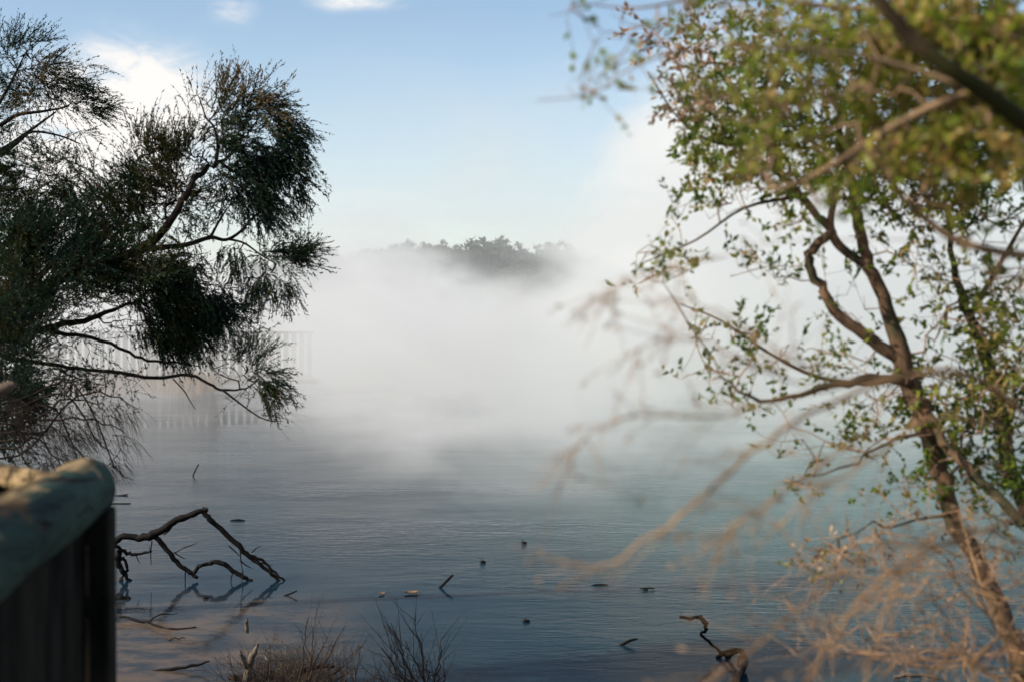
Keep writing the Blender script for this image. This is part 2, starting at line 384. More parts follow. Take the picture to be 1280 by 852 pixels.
def water():
    m, nt, nd, lk = mat('lake_water'); pos = geo(nt)
    sp = nd.new('ShaderNodeSeparateXYZ'); lk.new(pos, sp.inputs[0])
    wob = noise(nt, pos, .35, 4, .6)
    # shallow silt near the bank on the left, turquoise water towards the right, the steam's pale reflection painted in farther out
    nearness = math_(nt, 'ADD', sp.outputs[1], math_(nt, 'MULTIPLY', math_(nt, 'SUBTRACT', wob, .5), 5))
    silt = math_(nt, 'MULTIPLY', math_(nt, 'MULTIPLY', sstep(nt, nearness, 13.4, 11.2), sstep(nt, sp.outputs[0], -.7, -2.3)), sstep(nt, noise(nt, mapping(nt, pos, (1, 1.5, 1)), 1.6, 5, .65), .4, .6, .25, 1))
    milk_reflection = math_(nt, 'MULTIPLY', sstep(nt, sp.outputs[0], -3, 6), sstep(nt, nearness, 11.5, 21, .25, 1))
    mx = nd.new('ShaderNodeMix'); mx.data_type = 'RGBA'; lk.new(milk_reflection, mx.inputs[0])
    mx.inputs[6].default_value = (.007, .019, .031, 1); mx.inputs[7].default_value = (.055, .135, .135, 1)
    mx2 = nd.new('ShaderNodeMix'); mx2.data_type = 'RGBA'; lk.new(silt, mx2.inputs[0]); lk.new(mx.outputs[2], mx2.inputs[6])
    mx2.inputs[7].default_value = (.1, .072, .052, 1)
    b = N(nt, 'ShaderNodeBsdfPrincipled', Roughness=.04, IOR=1.333); lk.new(mx2.outputs[2], b.inputs['Base Color'])
    w1 = noise(nt, mapping(nt, pos, (1.1, 2.6, 1), (0, 0, .12)), 3.2, 4, .6, .4)
    w2 = noise(nt, mapping(nt, pos, (1, 1.8, 1), (0, 0, -.3)), .55, 3, .5)
    gust = sstep(nt, noise(nt, mapping(nt, pos, (.1, .22, 1)), 1.0, 3), .4, .6, .12, 1.15)
    hgt = math_(nt, 'ADD', math_(nt, 'MULTIPLY', math_(nt, 'MULTIPLY', w1, gust), .55), w2)
    calm = sstep(nt, math_(nt, 'ADD', sp.outputs[1], math_(nt, 'MULTIPLY', sp.outputs[0], 1.2)), 9.5, 15, .35, 1); hgt = math_(nt, 'MULTIPLY', hgt, calm)
    bp = N(nt, 'ShaderNodeBump', Strength=.22, Distance=.1); lk.new(hgt, bp.inputs['Height']); df = nd.new('ShaderNodeBsdfDiffuse'); lk.new(mx2.outputs[2], df.inputs[0])
    gl = N(nt, 'ShaderNodeBsdfGlossy', Roughness=.04); lk.new(bp.outputs[0], gl.inputs['Normal']); lk.new(bp.outputs[0], df.inputs['Normal'])
    fr = N(nt, 'ShaderNodeFresnel', IOR=1.333); lk.new(bp.outputs[0], fr.inputs['Normal'])
    mxs = nd.new('ShaderNodeMixShader'); lk.new(math_(nt, 'POWER', fr.outputs[0], 1.75), mxs.inputs[0]); lk.new(df.outputs[0], mxs.inputs[1]); lk.new(gl.outputs[0], mxs.inputs[2])
    nd.remove(b)
    o = nd.new('ShaderNodeOutputMaterial'); lk.new(mxs.outputs[0], o.inputs[0])
    mb = MB(); mb.add([(-700, -100, 0), (700, -100, 0), (700, 900, 0), (-700, 900, 0)], [[0, 1, 2, 3]])
    w = mb.obj('water', m, smooth=False); tag(w, kind='structure')
ground(); water()

# ------------------------------------------------------------------ steam
def steam():
    m, nt, nd, lk = mat('steam_vapour')
    pos = geo(nt); sp = nd.new('ShaderNodeSeparateXYZ'); lk.new(pos, sp.inputs[0]); x, y, z = sp.outputs
    big = noise(nt, mapping(nt, pos, (1, .7, 1.3)), .11, 3, .6)
    ragged = math_(nt, 'MULTIPLY', math_(nt, 'SUBTRACT', big, .5), 7.0)
    fine = noise(nt, mapping(nt, pos, (.8, .55, 1.5), (0, .35, 0)), .42, 4, .62, .8)
    ragged = math_(nt, 'ADD', ragged, math_(nt, 'MULTIPLY', math_(nt, 'SUBTRACT', fine, .5), 5.0))
    # rising plume right of the middle, a lower bank of vapour elsewhere
    def bump(cx, cy, wx, wy, amp):
        a = math_(nt, 'POWER', math_(nt, 'DIVIDE', math_(nt, 'SUBTRACT', x, cx), wx), 2)
        b = math_(nt, 'POWER', math_(nt, 'DIVIDE', math_(nt, 'SUBTRACT', y, cy), wy), 2)
        return math_(nt, 'MULTIPLY', math_(nt, 'EXPONENT', math_(nt, 'MULTIPLY', math_(nt, 'ADD', a, b), -1)), amp)
    top = math_(nt, 'ADD', math_(nt, 'ADD', bump(6.5, 45, 3.9, 14, 7.6), bump(-6, 60, 6.0, 16, .3)), math_(nt, 'ADD', math_(nt, 'ADD', ragged, 3.3), bump(.6, 68, 2.7, 26, -2.3)))
    h = math_(nt, 'SUBTRACT', z, top)
    vert = sstep(nt, h, 2.4, -2.2)
    yy = math_(nt, 'ADD', y, math_(nt, 'ADD', math_(nt, 'MULTIPLY', math_(nt, 'SUBTRACT', big, .5), 22), math_(nt, 'MULTIPLY', math_(nt, 'SUBTRACT', fine, .5), 10)))
    start = math_(nt, 'POWER', sstep(nt, yy, 13, 35), 1.35)
    end = sstep(nt, y, 84, 70)
    # thins out towards the left shore
    xr = math_(nt, 'ADD', math_(nt, 'ADD', x, math_(nt, 'MULTIPLY', y, .16)), math_(nt, 'MULTIPLY', math_(nt, 'SUBTRACT', big, .5), 3))
    left = math_(nt, 'MAXIMUM', sstep(nt, xr, -.7, 2.4, .17, 1), sstep(nt, y, 51, 58))
    low = math_(nt, 'MULTIPLY', start, math_(nt, 'MULTIPLY', end, left))
    den = math_(nt, 'MULTIPLY', math_(nt, 'MULTIPLY', vert, low), sstep(nt, big, .3, .6, .5, 1))
    den = math_(nt, 'MULTIPLY', den, sstep(nt, fine, .39, .61, .12, 1.6))
    den = math_(nt, 'MULTIPLY', den, STEAM)
    v = nd.new('ShaderNodeVolumePrincipled'); v.inputs['Color'].default_value = (.985, .982, .965, 1)
    v.inputs['Anisotropy'].default_value = .25; lk.new(den, v.inputs['Density'])
    o = nd.new('ShaderNodeOutputMaterial'); lk.new(v.outputs[0], o.inputs['Volume'])
    mb = MB(); mb.box((-34, 13, .006), (36, 85, 14)); s = mb.obj('steam', m, smooth=False)
    tag(s, 'white steam drifting over the hot lake', 'steam', kind='stuff')
STEAM = .22
steam()

# ------------------------------------------------------------------ sky and sun
SUN_EL, SUN_AZ = 33.0, 110.0      # degrees above the horizon; to the left of the view
def world():
    w = bpy.data.worlds.new('World'); sc.world = w; w.use_nodes = True
    nt = w.node_tree; nd = nt.nodes; lk = nt.links; nd.clear()
    sky = nd.new('ShaderNodeTexSky'); sky.sky_type = 'NISHITA'; sky.sun_disc = False
    sky.sun_elevation = R(SUN_EL); sky.sun_rotation = R(-SUN_AZ); sky.air_density = 1.0; sky.dust_density = .7; sky.ozone_density = .7; sky.altitude = 300
    tc = nd.new('ShaderNodeTexCoord').outputs['Generated']
    sp = nd.new('ShaderNodeSeparateXYZ'); lk.new(tc, sp.inputs[0])
    n1 = noise(nt, mapping(nt, tc, (1, 1, 1.9)), 22.0, 8, .62, .4)
    n2 = noise(nt, mapping(nt, tc, (1, 1, 2.2), loc=(3, 1, 2)), 2.2, 6, .6, .2)
    def blob(px, py, rx, ry, amp):
        d = fw + rt * (px - 640) / F + up * (426 - py) / F; d = d / np.linalg.norm(d)
        a = math_(nt, 'POWER', math_(nt, 'MULTIPLY', math_(nt, 'SUBTRACT', sp.outputs[0], float(d[0])), F / rx), 2)
        c = math_(nt, 'POWER', math_(nt, 'MULTIPLY', math_(nt, 'SUBTRACT', sp.outputs[2], float(d[2])), F / ry), 2)
        f = math_(nt, 'GREATER_THAN', sp.outputs[1], 0)
        return math_(nt, 'MULTIPLY', math_(nt, 'MULTIPLY', math_(nt, 'EXPONENT', math_(nt, 'MULTIPLY', math_(nt, 'ADD', a, c), -1)), amp), f)
    tot = None
    for b in ((165, 115, 95, 58, 1.0), (95, 200, 140, 60, .8), (290, 14, 34, 16, .5), (445, 2, 55, 14, .55), (150, 240, 130, 30, .35), (712, 80, 16, 9, .3), (440, 245, 120, 18, .22), (60, -260, 260, 50, .45), (420, -330, 200, 45, .45), (850, -140, 300, 45, .15), (1150, 300, 220, 90, .3)):
        v = blob(*b); tot = v if tot is None else math_(nt, 'ADD', tot, v)
    puffs = sstep(nt, math_(nt, 'MULTIPLY', tot, math_(nt, 'ADD', math_(nt, 'MULTIPLY', math_(nt, 'SUBTRACT', n1, .5), 3.2), 1.0)), .08, .8)
    high = math_(nt, 'MULTIPLY', sstep(nt, n2, .5, .7), sstep(nt, sp.outputs[2], .3, .5, 0, .6))
    cl = math_(nt, 'MAXIMUM', puffs, high)
    haze = sstep(nt, sp.outputs[2], .24, -.02, .0, .42)
    mx0 = nd.new('ShaderNodeMix'); mx0.data_type = 'RGBA'; lk.new(haze, mx0.inputs[0]); lk.new(sky.outputs[0], mx0.inputs[6]); mx0.inputs[7].default_value = (5.3, 5.6, 5.9, 1)
    mx = nd.new('ShaderNodeMix'); mx.data_type = 'RGBA'; lk.new(cl, mx.inputs[0]); lk.new(mx0.outputs[2], mx.inputs[6]); mx.inputs[7].default_value = (6.3, 6.1, 5.9, 1)
    bg = nd.new('ShaderNodeBackground'); bg.inputs[1].default_value = .125; lk.new(mx.outputs[2], bg.inputs[0])
    o = nd.new('ShaderNodeOutputWorld'); lk.new(bg.outputs[0], o.inputs[0])
    sd = bpy.data.lights.new('sun', 'SUN'); so = bpy.data.objects.new('sun', sd); col.objects.link(so)
    sd.energy = 5.0; sd.angle = R(.53); sd.color = (1, .89, .73)
    e, a = R(SUN_EL), R(SUN_AZ); dv = Vector((-math.cos(e) * math.sin(a), math.cos(e) * math.cos(a), math.sin(e)))
    so.rotation_euler = dv.to_track_quat('Z', 'Y').to_euler(); so.location = (-20, 0, 30)
world()

#OBJECTS
# ------------------------------------------------------------------ railing beside the camera
def railing():
    r = empty('log_railing', (-1.02, 3.36, 1.0), 'weathered round log handrail turning a corner over dark vertical palings', 'railing')
    C0 = P(100, 613, 3.4); zr = C0[2]; rr = .077
    A = P(-120, 800, 2.0); A[2] = zr
    # long log running back past the camera, its far end rounded off
    d = (C0 - A); d /= np.linalg.norm(d); E = C0 + d * .045
    L0 = A - d * 2.2
    t = np.linspace(0, 1, 40); pts = L0[None] * (1 - t)[:, None] + E[None] * t[:, None]
    rad = rr * (1 + .02 * np.sin(t * 31) + .015 * np.sin(t * 77 + 1)); pts[:, 2] += .004 * np.sin(t * 18)
    cap = [(.0, 1.), (.016, .97), (.03, .9), (.041, .78), (.049, .6), (.054, .36), (.056, .05)]
    pts = np.vstack([pts] + [(E + d * a)[None] for a, b in cap[1:]]); rad = np.concatenate([rad, [rr * b for a, b in cap[1:]]])
    mb = MB(); mb.tube(pts, rad, 28); mb.obj('handrail', M['log'], r)
    # second log going away to the left
    B = P(-60, 590, 4.0); B[2] = zr - .004
    d2 = (B - C0); d2 /= np.linalg.norm(d2); t = np.linspace(.0, 1, 30)
    p2 = (C0 + d2 * .02)[None] * (1 - t)[:, None] + (C0 + d2 * 3.0)[None] * t[:, None]
    mb = MB(); mb.tube(p2, .032 * (1 + .015 * np.sin(t * 40)), 20); mb.obj('handrail', M['log'], r)
    # square corner post with eased edges
    def post(cx, cy, w, z0, z1, name='post', ang=None, m='paling'):
        bpy_v = []
        c = .12
        ring = [(-1 + c, -1), (1 - c, -1), (1, -1 + c), (1, 1 - c), (1 - c, 1), (-1 + c, 1), (-1, 1 - c), (-1, -1 + c)]
        a = math.atan2(d[1], d[0]) - math.pi / 2 if ang is None else ang; ca, sa = math.cos(a), math.sin(a)
        v = [];
        for z in np.linspace(z0, z1, 8):
            for (x, y) in ring:
                v.append((cx + (x * ca - y * sa) * w[0], cy + (x * sa + y * ca) * w[1], z))
        v = np.array(v); n = 8; f = []
        for i in range(7):
            for j in range(8): f.append((i * n + j, i * n + (j + 1) % n, (i + 1) * n + (j + 1) % n, (i + 1) * n + j))
        mb = MB(); mb.add(v, f)
        for s_ in (0, 7): mb.add(np.vstack([v[s_ * n:(s_ + 1) * n], v[s_ * n:(s_ + 1) * n].mean(0)[None]]), [[j, (j + 1) % n, 8, 8] for j in range(n)])
        return mb.obj(name, M[m], r, smooth=False)
    pc = C0 + d * -.03 + np.array([.018, 0, 0])
    post(pc[0], pc[1], (.062, .062), .3, zr - rr * .55)
    for k in range(1, 3):
        q = C0 - d * 1.5 * k; post(q[0], q[1], (.055, .055), .9, zr - rr * .6)
    for k in range(1, 2):
        q = C0 + d2 * 1.6 * k; post(q[0], q[1], (.055, .055), .3, zr - rr * .6)
    side = np.array([d[1], -d[0], 0])
    for k in range(19):                       # palings under the long log
        q = C0 - d * (.15 + .145 * k) + side * .012; h = RS.uniform(-.01, .01)
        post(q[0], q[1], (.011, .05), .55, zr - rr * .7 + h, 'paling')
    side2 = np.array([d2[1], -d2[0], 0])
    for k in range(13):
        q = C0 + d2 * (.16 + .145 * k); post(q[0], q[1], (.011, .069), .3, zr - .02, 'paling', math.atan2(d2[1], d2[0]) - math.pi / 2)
    # horizontal stringers behind the palings
    for dd, n_, L in ((-d, side * -.022, 2.9), (d2, side2 * .03, 2.1)):
        for z in (zr - .22, .75):
            a = C0 + dd * .1 + n_ * 1.3; b = C0 + dd * L + n_ * 1.3; a = a.copy(); b = b.copy(); a[2] = b[2] = z
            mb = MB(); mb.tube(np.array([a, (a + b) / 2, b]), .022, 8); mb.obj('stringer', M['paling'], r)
railing()

# ------------------------------------------------------------------ feathery tree on the left
def left_tree():
    base = np.array([-5.1, 8.9, -.1])
    r = empty('feathery_tree', base, 'dark feathery tree leaning out over the lake, its tallest crown bent to the right', 'tree')
    T = Tree(11); D = 9.0
    T.limb(wobble(smooth([(*base, .13), (*P(-250, 560, D), .11), (*P(-120, 470, D), .09), (*P(0, 395, D), .055), (*P(70, 350, D), .038), (*P(120, 330, D), .032), (*P(165, 316, D), .028), (*P(197, 296, D), .026), (*P(222, 262, D - .1), .022), (*P(243, 225, D - .1), .018), (*P(262, 210, D), .015), (*P(276, 203, D), .011), (*P(300, 180, D), .006)]), .006))
    T.limb(limb_px([(270, 206, D, 2.4), (272, 180, D, 2), (267, 158, D, 1.5), (258, 148, D, 1.1), (250, 125, D, .8)]), 5)
    T.limb(limb_px([(276, 203, D, 2.2), (292, 214, D, 1.8), (315, 210, D - .1, 1.3), (345, 205, D - .1, .9)]), 5)
    T.limb(limb_px([(175, 313, D, 4.5), (205, 309, D, 3.6), (233, 306, D, 3.1), (263, 297, D, 2.6), (282, 300, D, 2.1), (300, 290, D, 1.8), (318, 270, D, 1.2), (330, 262, D, .8)]), 6)
    T.limb(limb_px([(263, 297, D, 2), (272, 280, D, 1.5), (283, 262, D, 1)]), 5)
    T.limb(limb_px([(285, 299, D, 1.8), (305, 304, D, 1.4), (325, 318, D, 1.1), (345, 330, D, .8)]), 5)
    T.limb(wobble(limb_px([(-60, 430, D, 7), (10, 425, D, 5), (41, 415, D, 4.4), (80, 405, D, 4), (113, 398, D, 3.4), (150, 383, D, 2.2), (180, 372, D, 1.5)]), .005), 6)
    T.limb(wobble(limb_px([(0, 425, D, 4), (41, 412, D, 3.4), (75, 417, D, 2.8), (113, 421, D, 2.4), (140, 430, D, 2.2), (169, 445, D, 2), (200, 452, D, 1.7), (225, 453, D, 1.2), (250, 458, D, .7)]), .004), 6)
    T.limb(wobble(limb_px([(-20, 440, D - .3, 4), (30, 450, D - .3, 3), (75, 457, D - .3, 2.6), (110, 462, D - .3, 2.4), (143, 464, D - .3, 2.5), (175, 470, D - .3, 2.3), (203, 472, D - .3, 2.3), (225, 468, D - .3, 2.1), (244, 470, D - .3, 2.1), (262, 480, D - .3, 1.9), (278, 487, D - .3, 1.8), (296, 487, D - .3, 1.3), (312, 483, D - .3, 1), (325, 470, D - .3, .7)]), .002), 6)
    T.limb(limb_px([(278, 487, D - .3, 1.5), (295, 500, D - .3, 1.2), (312, 513, D - .3, 1), (325, 521, D - .3, .8), (338, 526, D - .3, .6), (353, 526, D - .3, .4)]), 5)
    T.limb(limb_px([(216, 473, D - .3, .9), (230, 488, D - .3, .8), (237, 500, D - .3, .6), (244, 511, D - .3, .4)]), 4)
    T.limb(limb_px([(0, 395, D, 5), (60, 335, D + .3, 3.6), (90, 300, D + .3, 2.6), (120, 265, D + .3, 1.8), (150, 225, D + .3, 1.2), (175, 195, D + .2, .7)]), 6)
    T.limb(limb_px([(-120, 470, D, 9), (-40, 360, D + .3, 5), (10, 300, D + .4, 3), (35, 260, D + .4, 1.6), (50, 235, D + .4, .8)]), 6)
    T.limb(limb_px([(-70, 430, D - .8, 6), (-20, 470, D - .9, 4), (20, 500, D - .9, 2.5), (60, 520, D - .9, 1.5)]), 6)
    T.limb(limb_px([(386, 318, D, .35), (386, 300, D, .4), (386, 280, D, .4), (389, 265, D, .35), (394, 256, D, .7)]), 4)
    T.limb(limb_px([(365, 330, D, .7), (378, 324, D, .6), (386, 318, D, .4)]), 4)
    d = D
    def c(px, py, rx, ry, n, dd=0, **k): return dict(c=(px, py, d + dd, rx, ry), n=n, **k)
    dn = dict(dir=(.25, 0, -.35), droop=.9); up_ = dict(dir=(.1, 0, .55), droop=.1); rt_ = dict(dir=(.5, 0, -.05), droop=.5)
    B = 'sunlit_brown_tea_leaf'
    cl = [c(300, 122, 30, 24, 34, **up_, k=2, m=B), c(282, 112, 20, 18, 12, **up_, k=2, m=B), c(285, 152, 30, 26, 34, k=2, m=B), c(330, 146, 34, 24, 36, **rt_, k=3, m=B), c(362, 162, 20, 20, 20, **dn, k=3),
          c(350, 185, 26, 26, 36, **dn, k=3), c(366, 205, 10, 26, 16, **dn, k=3, L=.2), c(310, 178, 32, 26, 44, k=3, **rt_), c(300, 215, 30, 26, 40, k=3), c(335, 225, 22, 28, 30, **dn, k=3), c(310, 250, 34, 22, 40, k=3, **dn),
          c(285, 262, 26, 20, 22, k=2), c(330, 268, 22, 14, 16, k=2, **rt_),
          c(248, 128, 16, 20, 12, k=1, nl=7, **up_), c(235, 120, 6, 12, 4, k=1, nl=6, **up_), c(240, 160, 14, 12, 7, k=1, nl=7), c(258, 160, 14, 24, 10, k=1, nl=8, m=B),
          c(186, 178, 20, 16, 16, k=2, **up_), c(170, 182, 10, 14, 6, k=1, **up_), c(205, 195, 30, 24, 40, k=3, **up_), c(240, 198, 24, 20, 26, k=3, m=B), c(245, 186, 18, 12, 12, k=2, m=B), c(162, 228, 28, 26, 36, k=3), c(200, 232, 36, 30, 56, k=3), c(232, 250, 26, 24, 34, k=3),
          c(150, 262, 34, 26, 44, k=3), c(195, 275, 40, 26, 54, k=3), c(140, 300, 44, 24, 50, k=3, dd=.2), c(180, 320, 46, 24, 60, k=3), c(228, 330, 38, 26, 60, k=4), c(200, 365, 50, 30, 90, k=4, **dn), c(245, 375, 42, 26, 80, k=4, **dn),
          c(225, 405, 38, 28, 66, k=4, **dn), c(272, 372, 20, 18, 22, k=2, **rt_), c(288, 388, 12, 14, 10, k=2, **rt_), c(195, 400, 30, 26, 40, k=3, **dn), c(222, 435, 24, 14, 24, k=3, **dn),
          c(345, 325, 30, 18, 44, k=4, **rt_), c(368, 330, 16, 14, 14, k=3, **rt_), c(330, 345, 26, 16, 26, k=3, **dn), c(355, 352, 18, 10, 14, k=2, **dn), c(302, 330, 14, 24, 20, k=2, **dn), c(305, 355, 14, 14, 12, k=2, **dn), c(300, 392, 8, 10, 5, k=1, **rt_), c(290, 310, 18, 10, 10, k=2, **dn),
          c(308, 452, 24, 18, 30, k=2, dd=-.3, nl=8), c(328, 472, 16, 18, 20, k=3, dd=-.3, **dn), c(300, 470, 24, 12, 18, k=1.0, dd=-.3, nl=6), c(335, 488, 12, 8, 8, k=3, dd=-.3, **dn), c(278, 455, 20, 14, 14, k=1, dd=-.3, nl=4), c(332, 515, 20, 8, 12, k=1, nl=2, dd=-.3, **rt_), c(300, 497, 24, 6, 8, k=1, nl=3, dd=-.3),
          c(60, 215, 60, 30, 60, k=3, dd=.3), c(15, 240, 50, 40, 80, k=4, dd=.3), c(85, 255, 50, 26, 60, k=3, dd=.3), c(35, 300, 60, 34, 110, k=4, dd=.2), c(100, 290, 40, 24, 46, k=3, dd=.3), c(100, 330, 56, 26, 80, k=4), c(30, 350, 60, 34, 110, k=4),
          c(105, 365, 40, 20, 40, k=2), c(10, 400, 46, 40, 110, k=4), c(60, 390, 44, 20, 40, k=2), c(150, 350, 36, 20, 40, k=3), c(140, 405, 40, 18, 26, k=1, nl=8), c(85, 430, 50, 24, 34, k=1, nl=8), c(15, 450, 36, 34, 80, k=4, dd=-.4), c(60, 475, 60, 22, 60, k=2, nl=8, dd=-.4), c(150, 470, 40, 14, 22, k=1, nl=6, dd=-.3),
          c(120, 480, 50, 16, 34, k=1.6, nl=6, dd=-.5), c(20, 500, 40, 30, 90, k=3, dd=-.8), c(10, 545, 40, 30, 60, k=2, dd=-.9, nl=8), c(-60, 300, 60, 120, 160, k=3, dd=.2), c(-80, 460, 60, 90, 100, k=3), c(-60, 200, 50, 60, 50, k=3, dd=.3), c(100, 215, 20, 14, 8, k=1, dd=.2), c(90, 235, 14, 10, 6, k=1, dd=.2),
          c(-20, 420, 50, 90, 100, k=3, dd=-1.2), c(295, 170, 30, 24, 34, k=3, gate=-.4), c(272, 200, 20, 20, 16, k=2, gate=-.4), c(318, 205, 28, 24, 34, k=3, gate=-.4, **dn), c(285, 235, 26, 20, 26, k=3, gate=-.4), c(320, 128, 26, 18, 22, k=2, gate=-.4, m=B, **rt_), c(345, 160, 26, 20, 22, k=3, gate=-.4, **rt_), c(372, 225, 8, 22, 12, k=3, gate=-.4, **dn), c(372, 320, 18, 12, 16, k=3, gate=-.4, **rt_), c(60, 350, 60, 30, 60, k=3, dd=-.35), c(110, 325, 50, 22, 50, k=3, dd=-.3), c(30, 395, 50, 30, 60, k=3, dd=-.5), c(170, 335, 40, 24, 44, k=3, dd=-.3), c(60, 290, 60, 26, 50, k=3, dd=-.2)]
    tw = MB(); L1 = MB(); L2 = MB()
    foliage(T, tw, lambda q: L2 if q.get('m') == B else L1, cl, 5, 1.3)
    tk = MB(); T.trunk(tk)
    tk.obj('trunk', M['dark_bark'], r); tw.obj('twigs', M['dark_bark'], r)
    L1.obj('crown', M['tea_leaf'], r); L2.obj('crown', M['sunlit_brown_tea_leaf'], r)['label'] = 'sprays coloured sunlit brown at the top of the crown'
left_tree()

def back_left_tree():
    D = 11.5; base = np.array([-7.6, 11.4, -.05])
    r = empty('feathery_tree', base, 'feathery tree top cut by the left edge, standing behind the leaning dark tree', 'tree')
    T = Tree(21)
    T.limb(smooth([(*base, .14), (*P(-260, 400, D), .11), (*P(-150, 290, D), .08), (*P(-60, 215, D), .035), (*P(0, 188, D), .016), (*P(35, 165, D), .012), (*P(70, 140, D), .006)]))
    T.limb(limb_px([(-60, 215, D, 5), (-20, 160, D, 3), (10, 110, D, 1.8), (30, 70, D, .8)]), 6)
    T.limb(limb_px([(0, 157, D, 3), (22, 144, D, 2.4), (50, 140, D, 1.8), (80, 135, D, 1)]), 5)
    T.limb(limb_px([(0, 195, D, 3), (22, 178, D, 2.4), (40, 165, D, 1.8), (75, 170, D, 1.2), (100, 180, D, .8)]), 5)
    def c(px, py, rx, ry, n, **k): return dict(c=(px, py, D, rx, ry), n=n, **k)
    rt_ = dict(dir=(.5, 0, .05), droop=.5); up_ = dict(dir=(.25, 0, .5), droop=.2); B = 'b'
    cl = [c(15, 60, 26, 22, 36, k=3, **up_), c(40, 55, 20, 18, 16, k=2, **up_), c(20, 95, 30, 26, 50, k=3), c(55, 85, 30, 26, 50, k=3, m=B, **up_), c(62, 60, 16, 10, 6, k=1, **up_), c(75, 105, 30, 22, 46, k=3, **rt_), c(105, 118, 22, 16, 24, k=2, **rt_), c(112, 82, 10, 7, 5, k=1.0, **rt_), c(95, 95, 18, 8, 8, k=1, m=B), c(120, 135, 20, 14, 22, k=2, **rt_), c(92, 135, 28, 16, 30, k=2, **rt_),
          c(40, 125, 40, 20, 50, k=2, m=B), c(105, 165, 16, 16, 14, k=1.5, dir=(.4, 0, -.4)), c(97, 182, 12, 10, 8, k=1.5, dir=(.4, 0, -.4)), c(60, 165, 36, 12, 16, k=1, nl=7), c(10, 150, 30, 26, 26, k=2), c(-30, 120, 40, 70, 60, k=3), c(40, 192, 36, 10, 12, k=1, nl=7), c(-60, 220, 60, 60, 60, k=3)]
    tw = MB(); L1 = MB(); L2 = MB()
    foliage(T, tw, lambda q: L2 if q.get('m') == B else L1, cl, 9, 1.2)
    tk = MB(); T.trunk(tk); tk.obj('trunk', M['dark_bark'], r); tw.obj('twigs', M['dark_bark'], r)
    L1.obj('crown', M['tea_leaf'], r); L2.obj('crown', M['sunlit_brown_tea_leaf'], r)['label'] = 'sprays coloured sunlit brown on the lit side of the crown'
back_left_tree()

def bare_left_shrub():
    D = 7.6; base = P(-120, 640, D); base[2] = .02
    r = empty('bare_shrub', base, 'tangle of bare arching twigs hanging over the water below the dark leaning tree', 'shrub')
    T = Tree(31)
    ends = [(168, 600), (150, 575), (120, 590), (165, 548), (135, 520), (90, 600), (60, 560), (175, 515)]
    for q, (ex, ey) in enumerate(ends):
        T.limb(wobble(limb_px([(-120, 620, D, 3), (-60, 520 + q * 7, D, 2.1), (20, 500 + q * 10, D, 1.4), (ex * .55, min(ey - 18, 480 + q * 14), D, 1.3), (ex * .85, ey - 18, D, .9), (ex, ey, D, .4)]), .006), 5)
    def c(px, py, rx, ry, n, **k): return dict(c=(px, py, D, rx, ry), n=n, nl=0, k=1.2, L=.13, tr=.0012, dir=(.35, 0, -.3), droop=.9, r0=.0011, **k)
    cl = [c(40, 540, 45, 28, 90), c(90, 530, 40, 25, 70), c(100, 560, 36, 22, 50), c(130, 580, 30, 14, 34), c(60, 580, 40, 14, 40), c(140, 515, 34, 18, 40), c(20, 510, 40, 20, 60), c(150, 550, 22, 14, 14)]
    tw = MB(); foliage(T, tw, lambda q: None, cl, 3, 1.9)
    tk = MB(); T.trunk(tk); tk.obj('branch', M['dark_bark'], r); tw.obj('twigs', M['dark_bark'], r)
    st = limb_px([(-40, 498, 5.5, 9), (-10, 492, 5.5, 9), (8, 484, 5.5, 8), (18, 480, 5.5, 4)])
    mb = MB(); mb.tube(st[:, :3], st[:, 3], 8); mb.obj('broken_stub', M['grey_twig'], r)
bare_left_shrub()

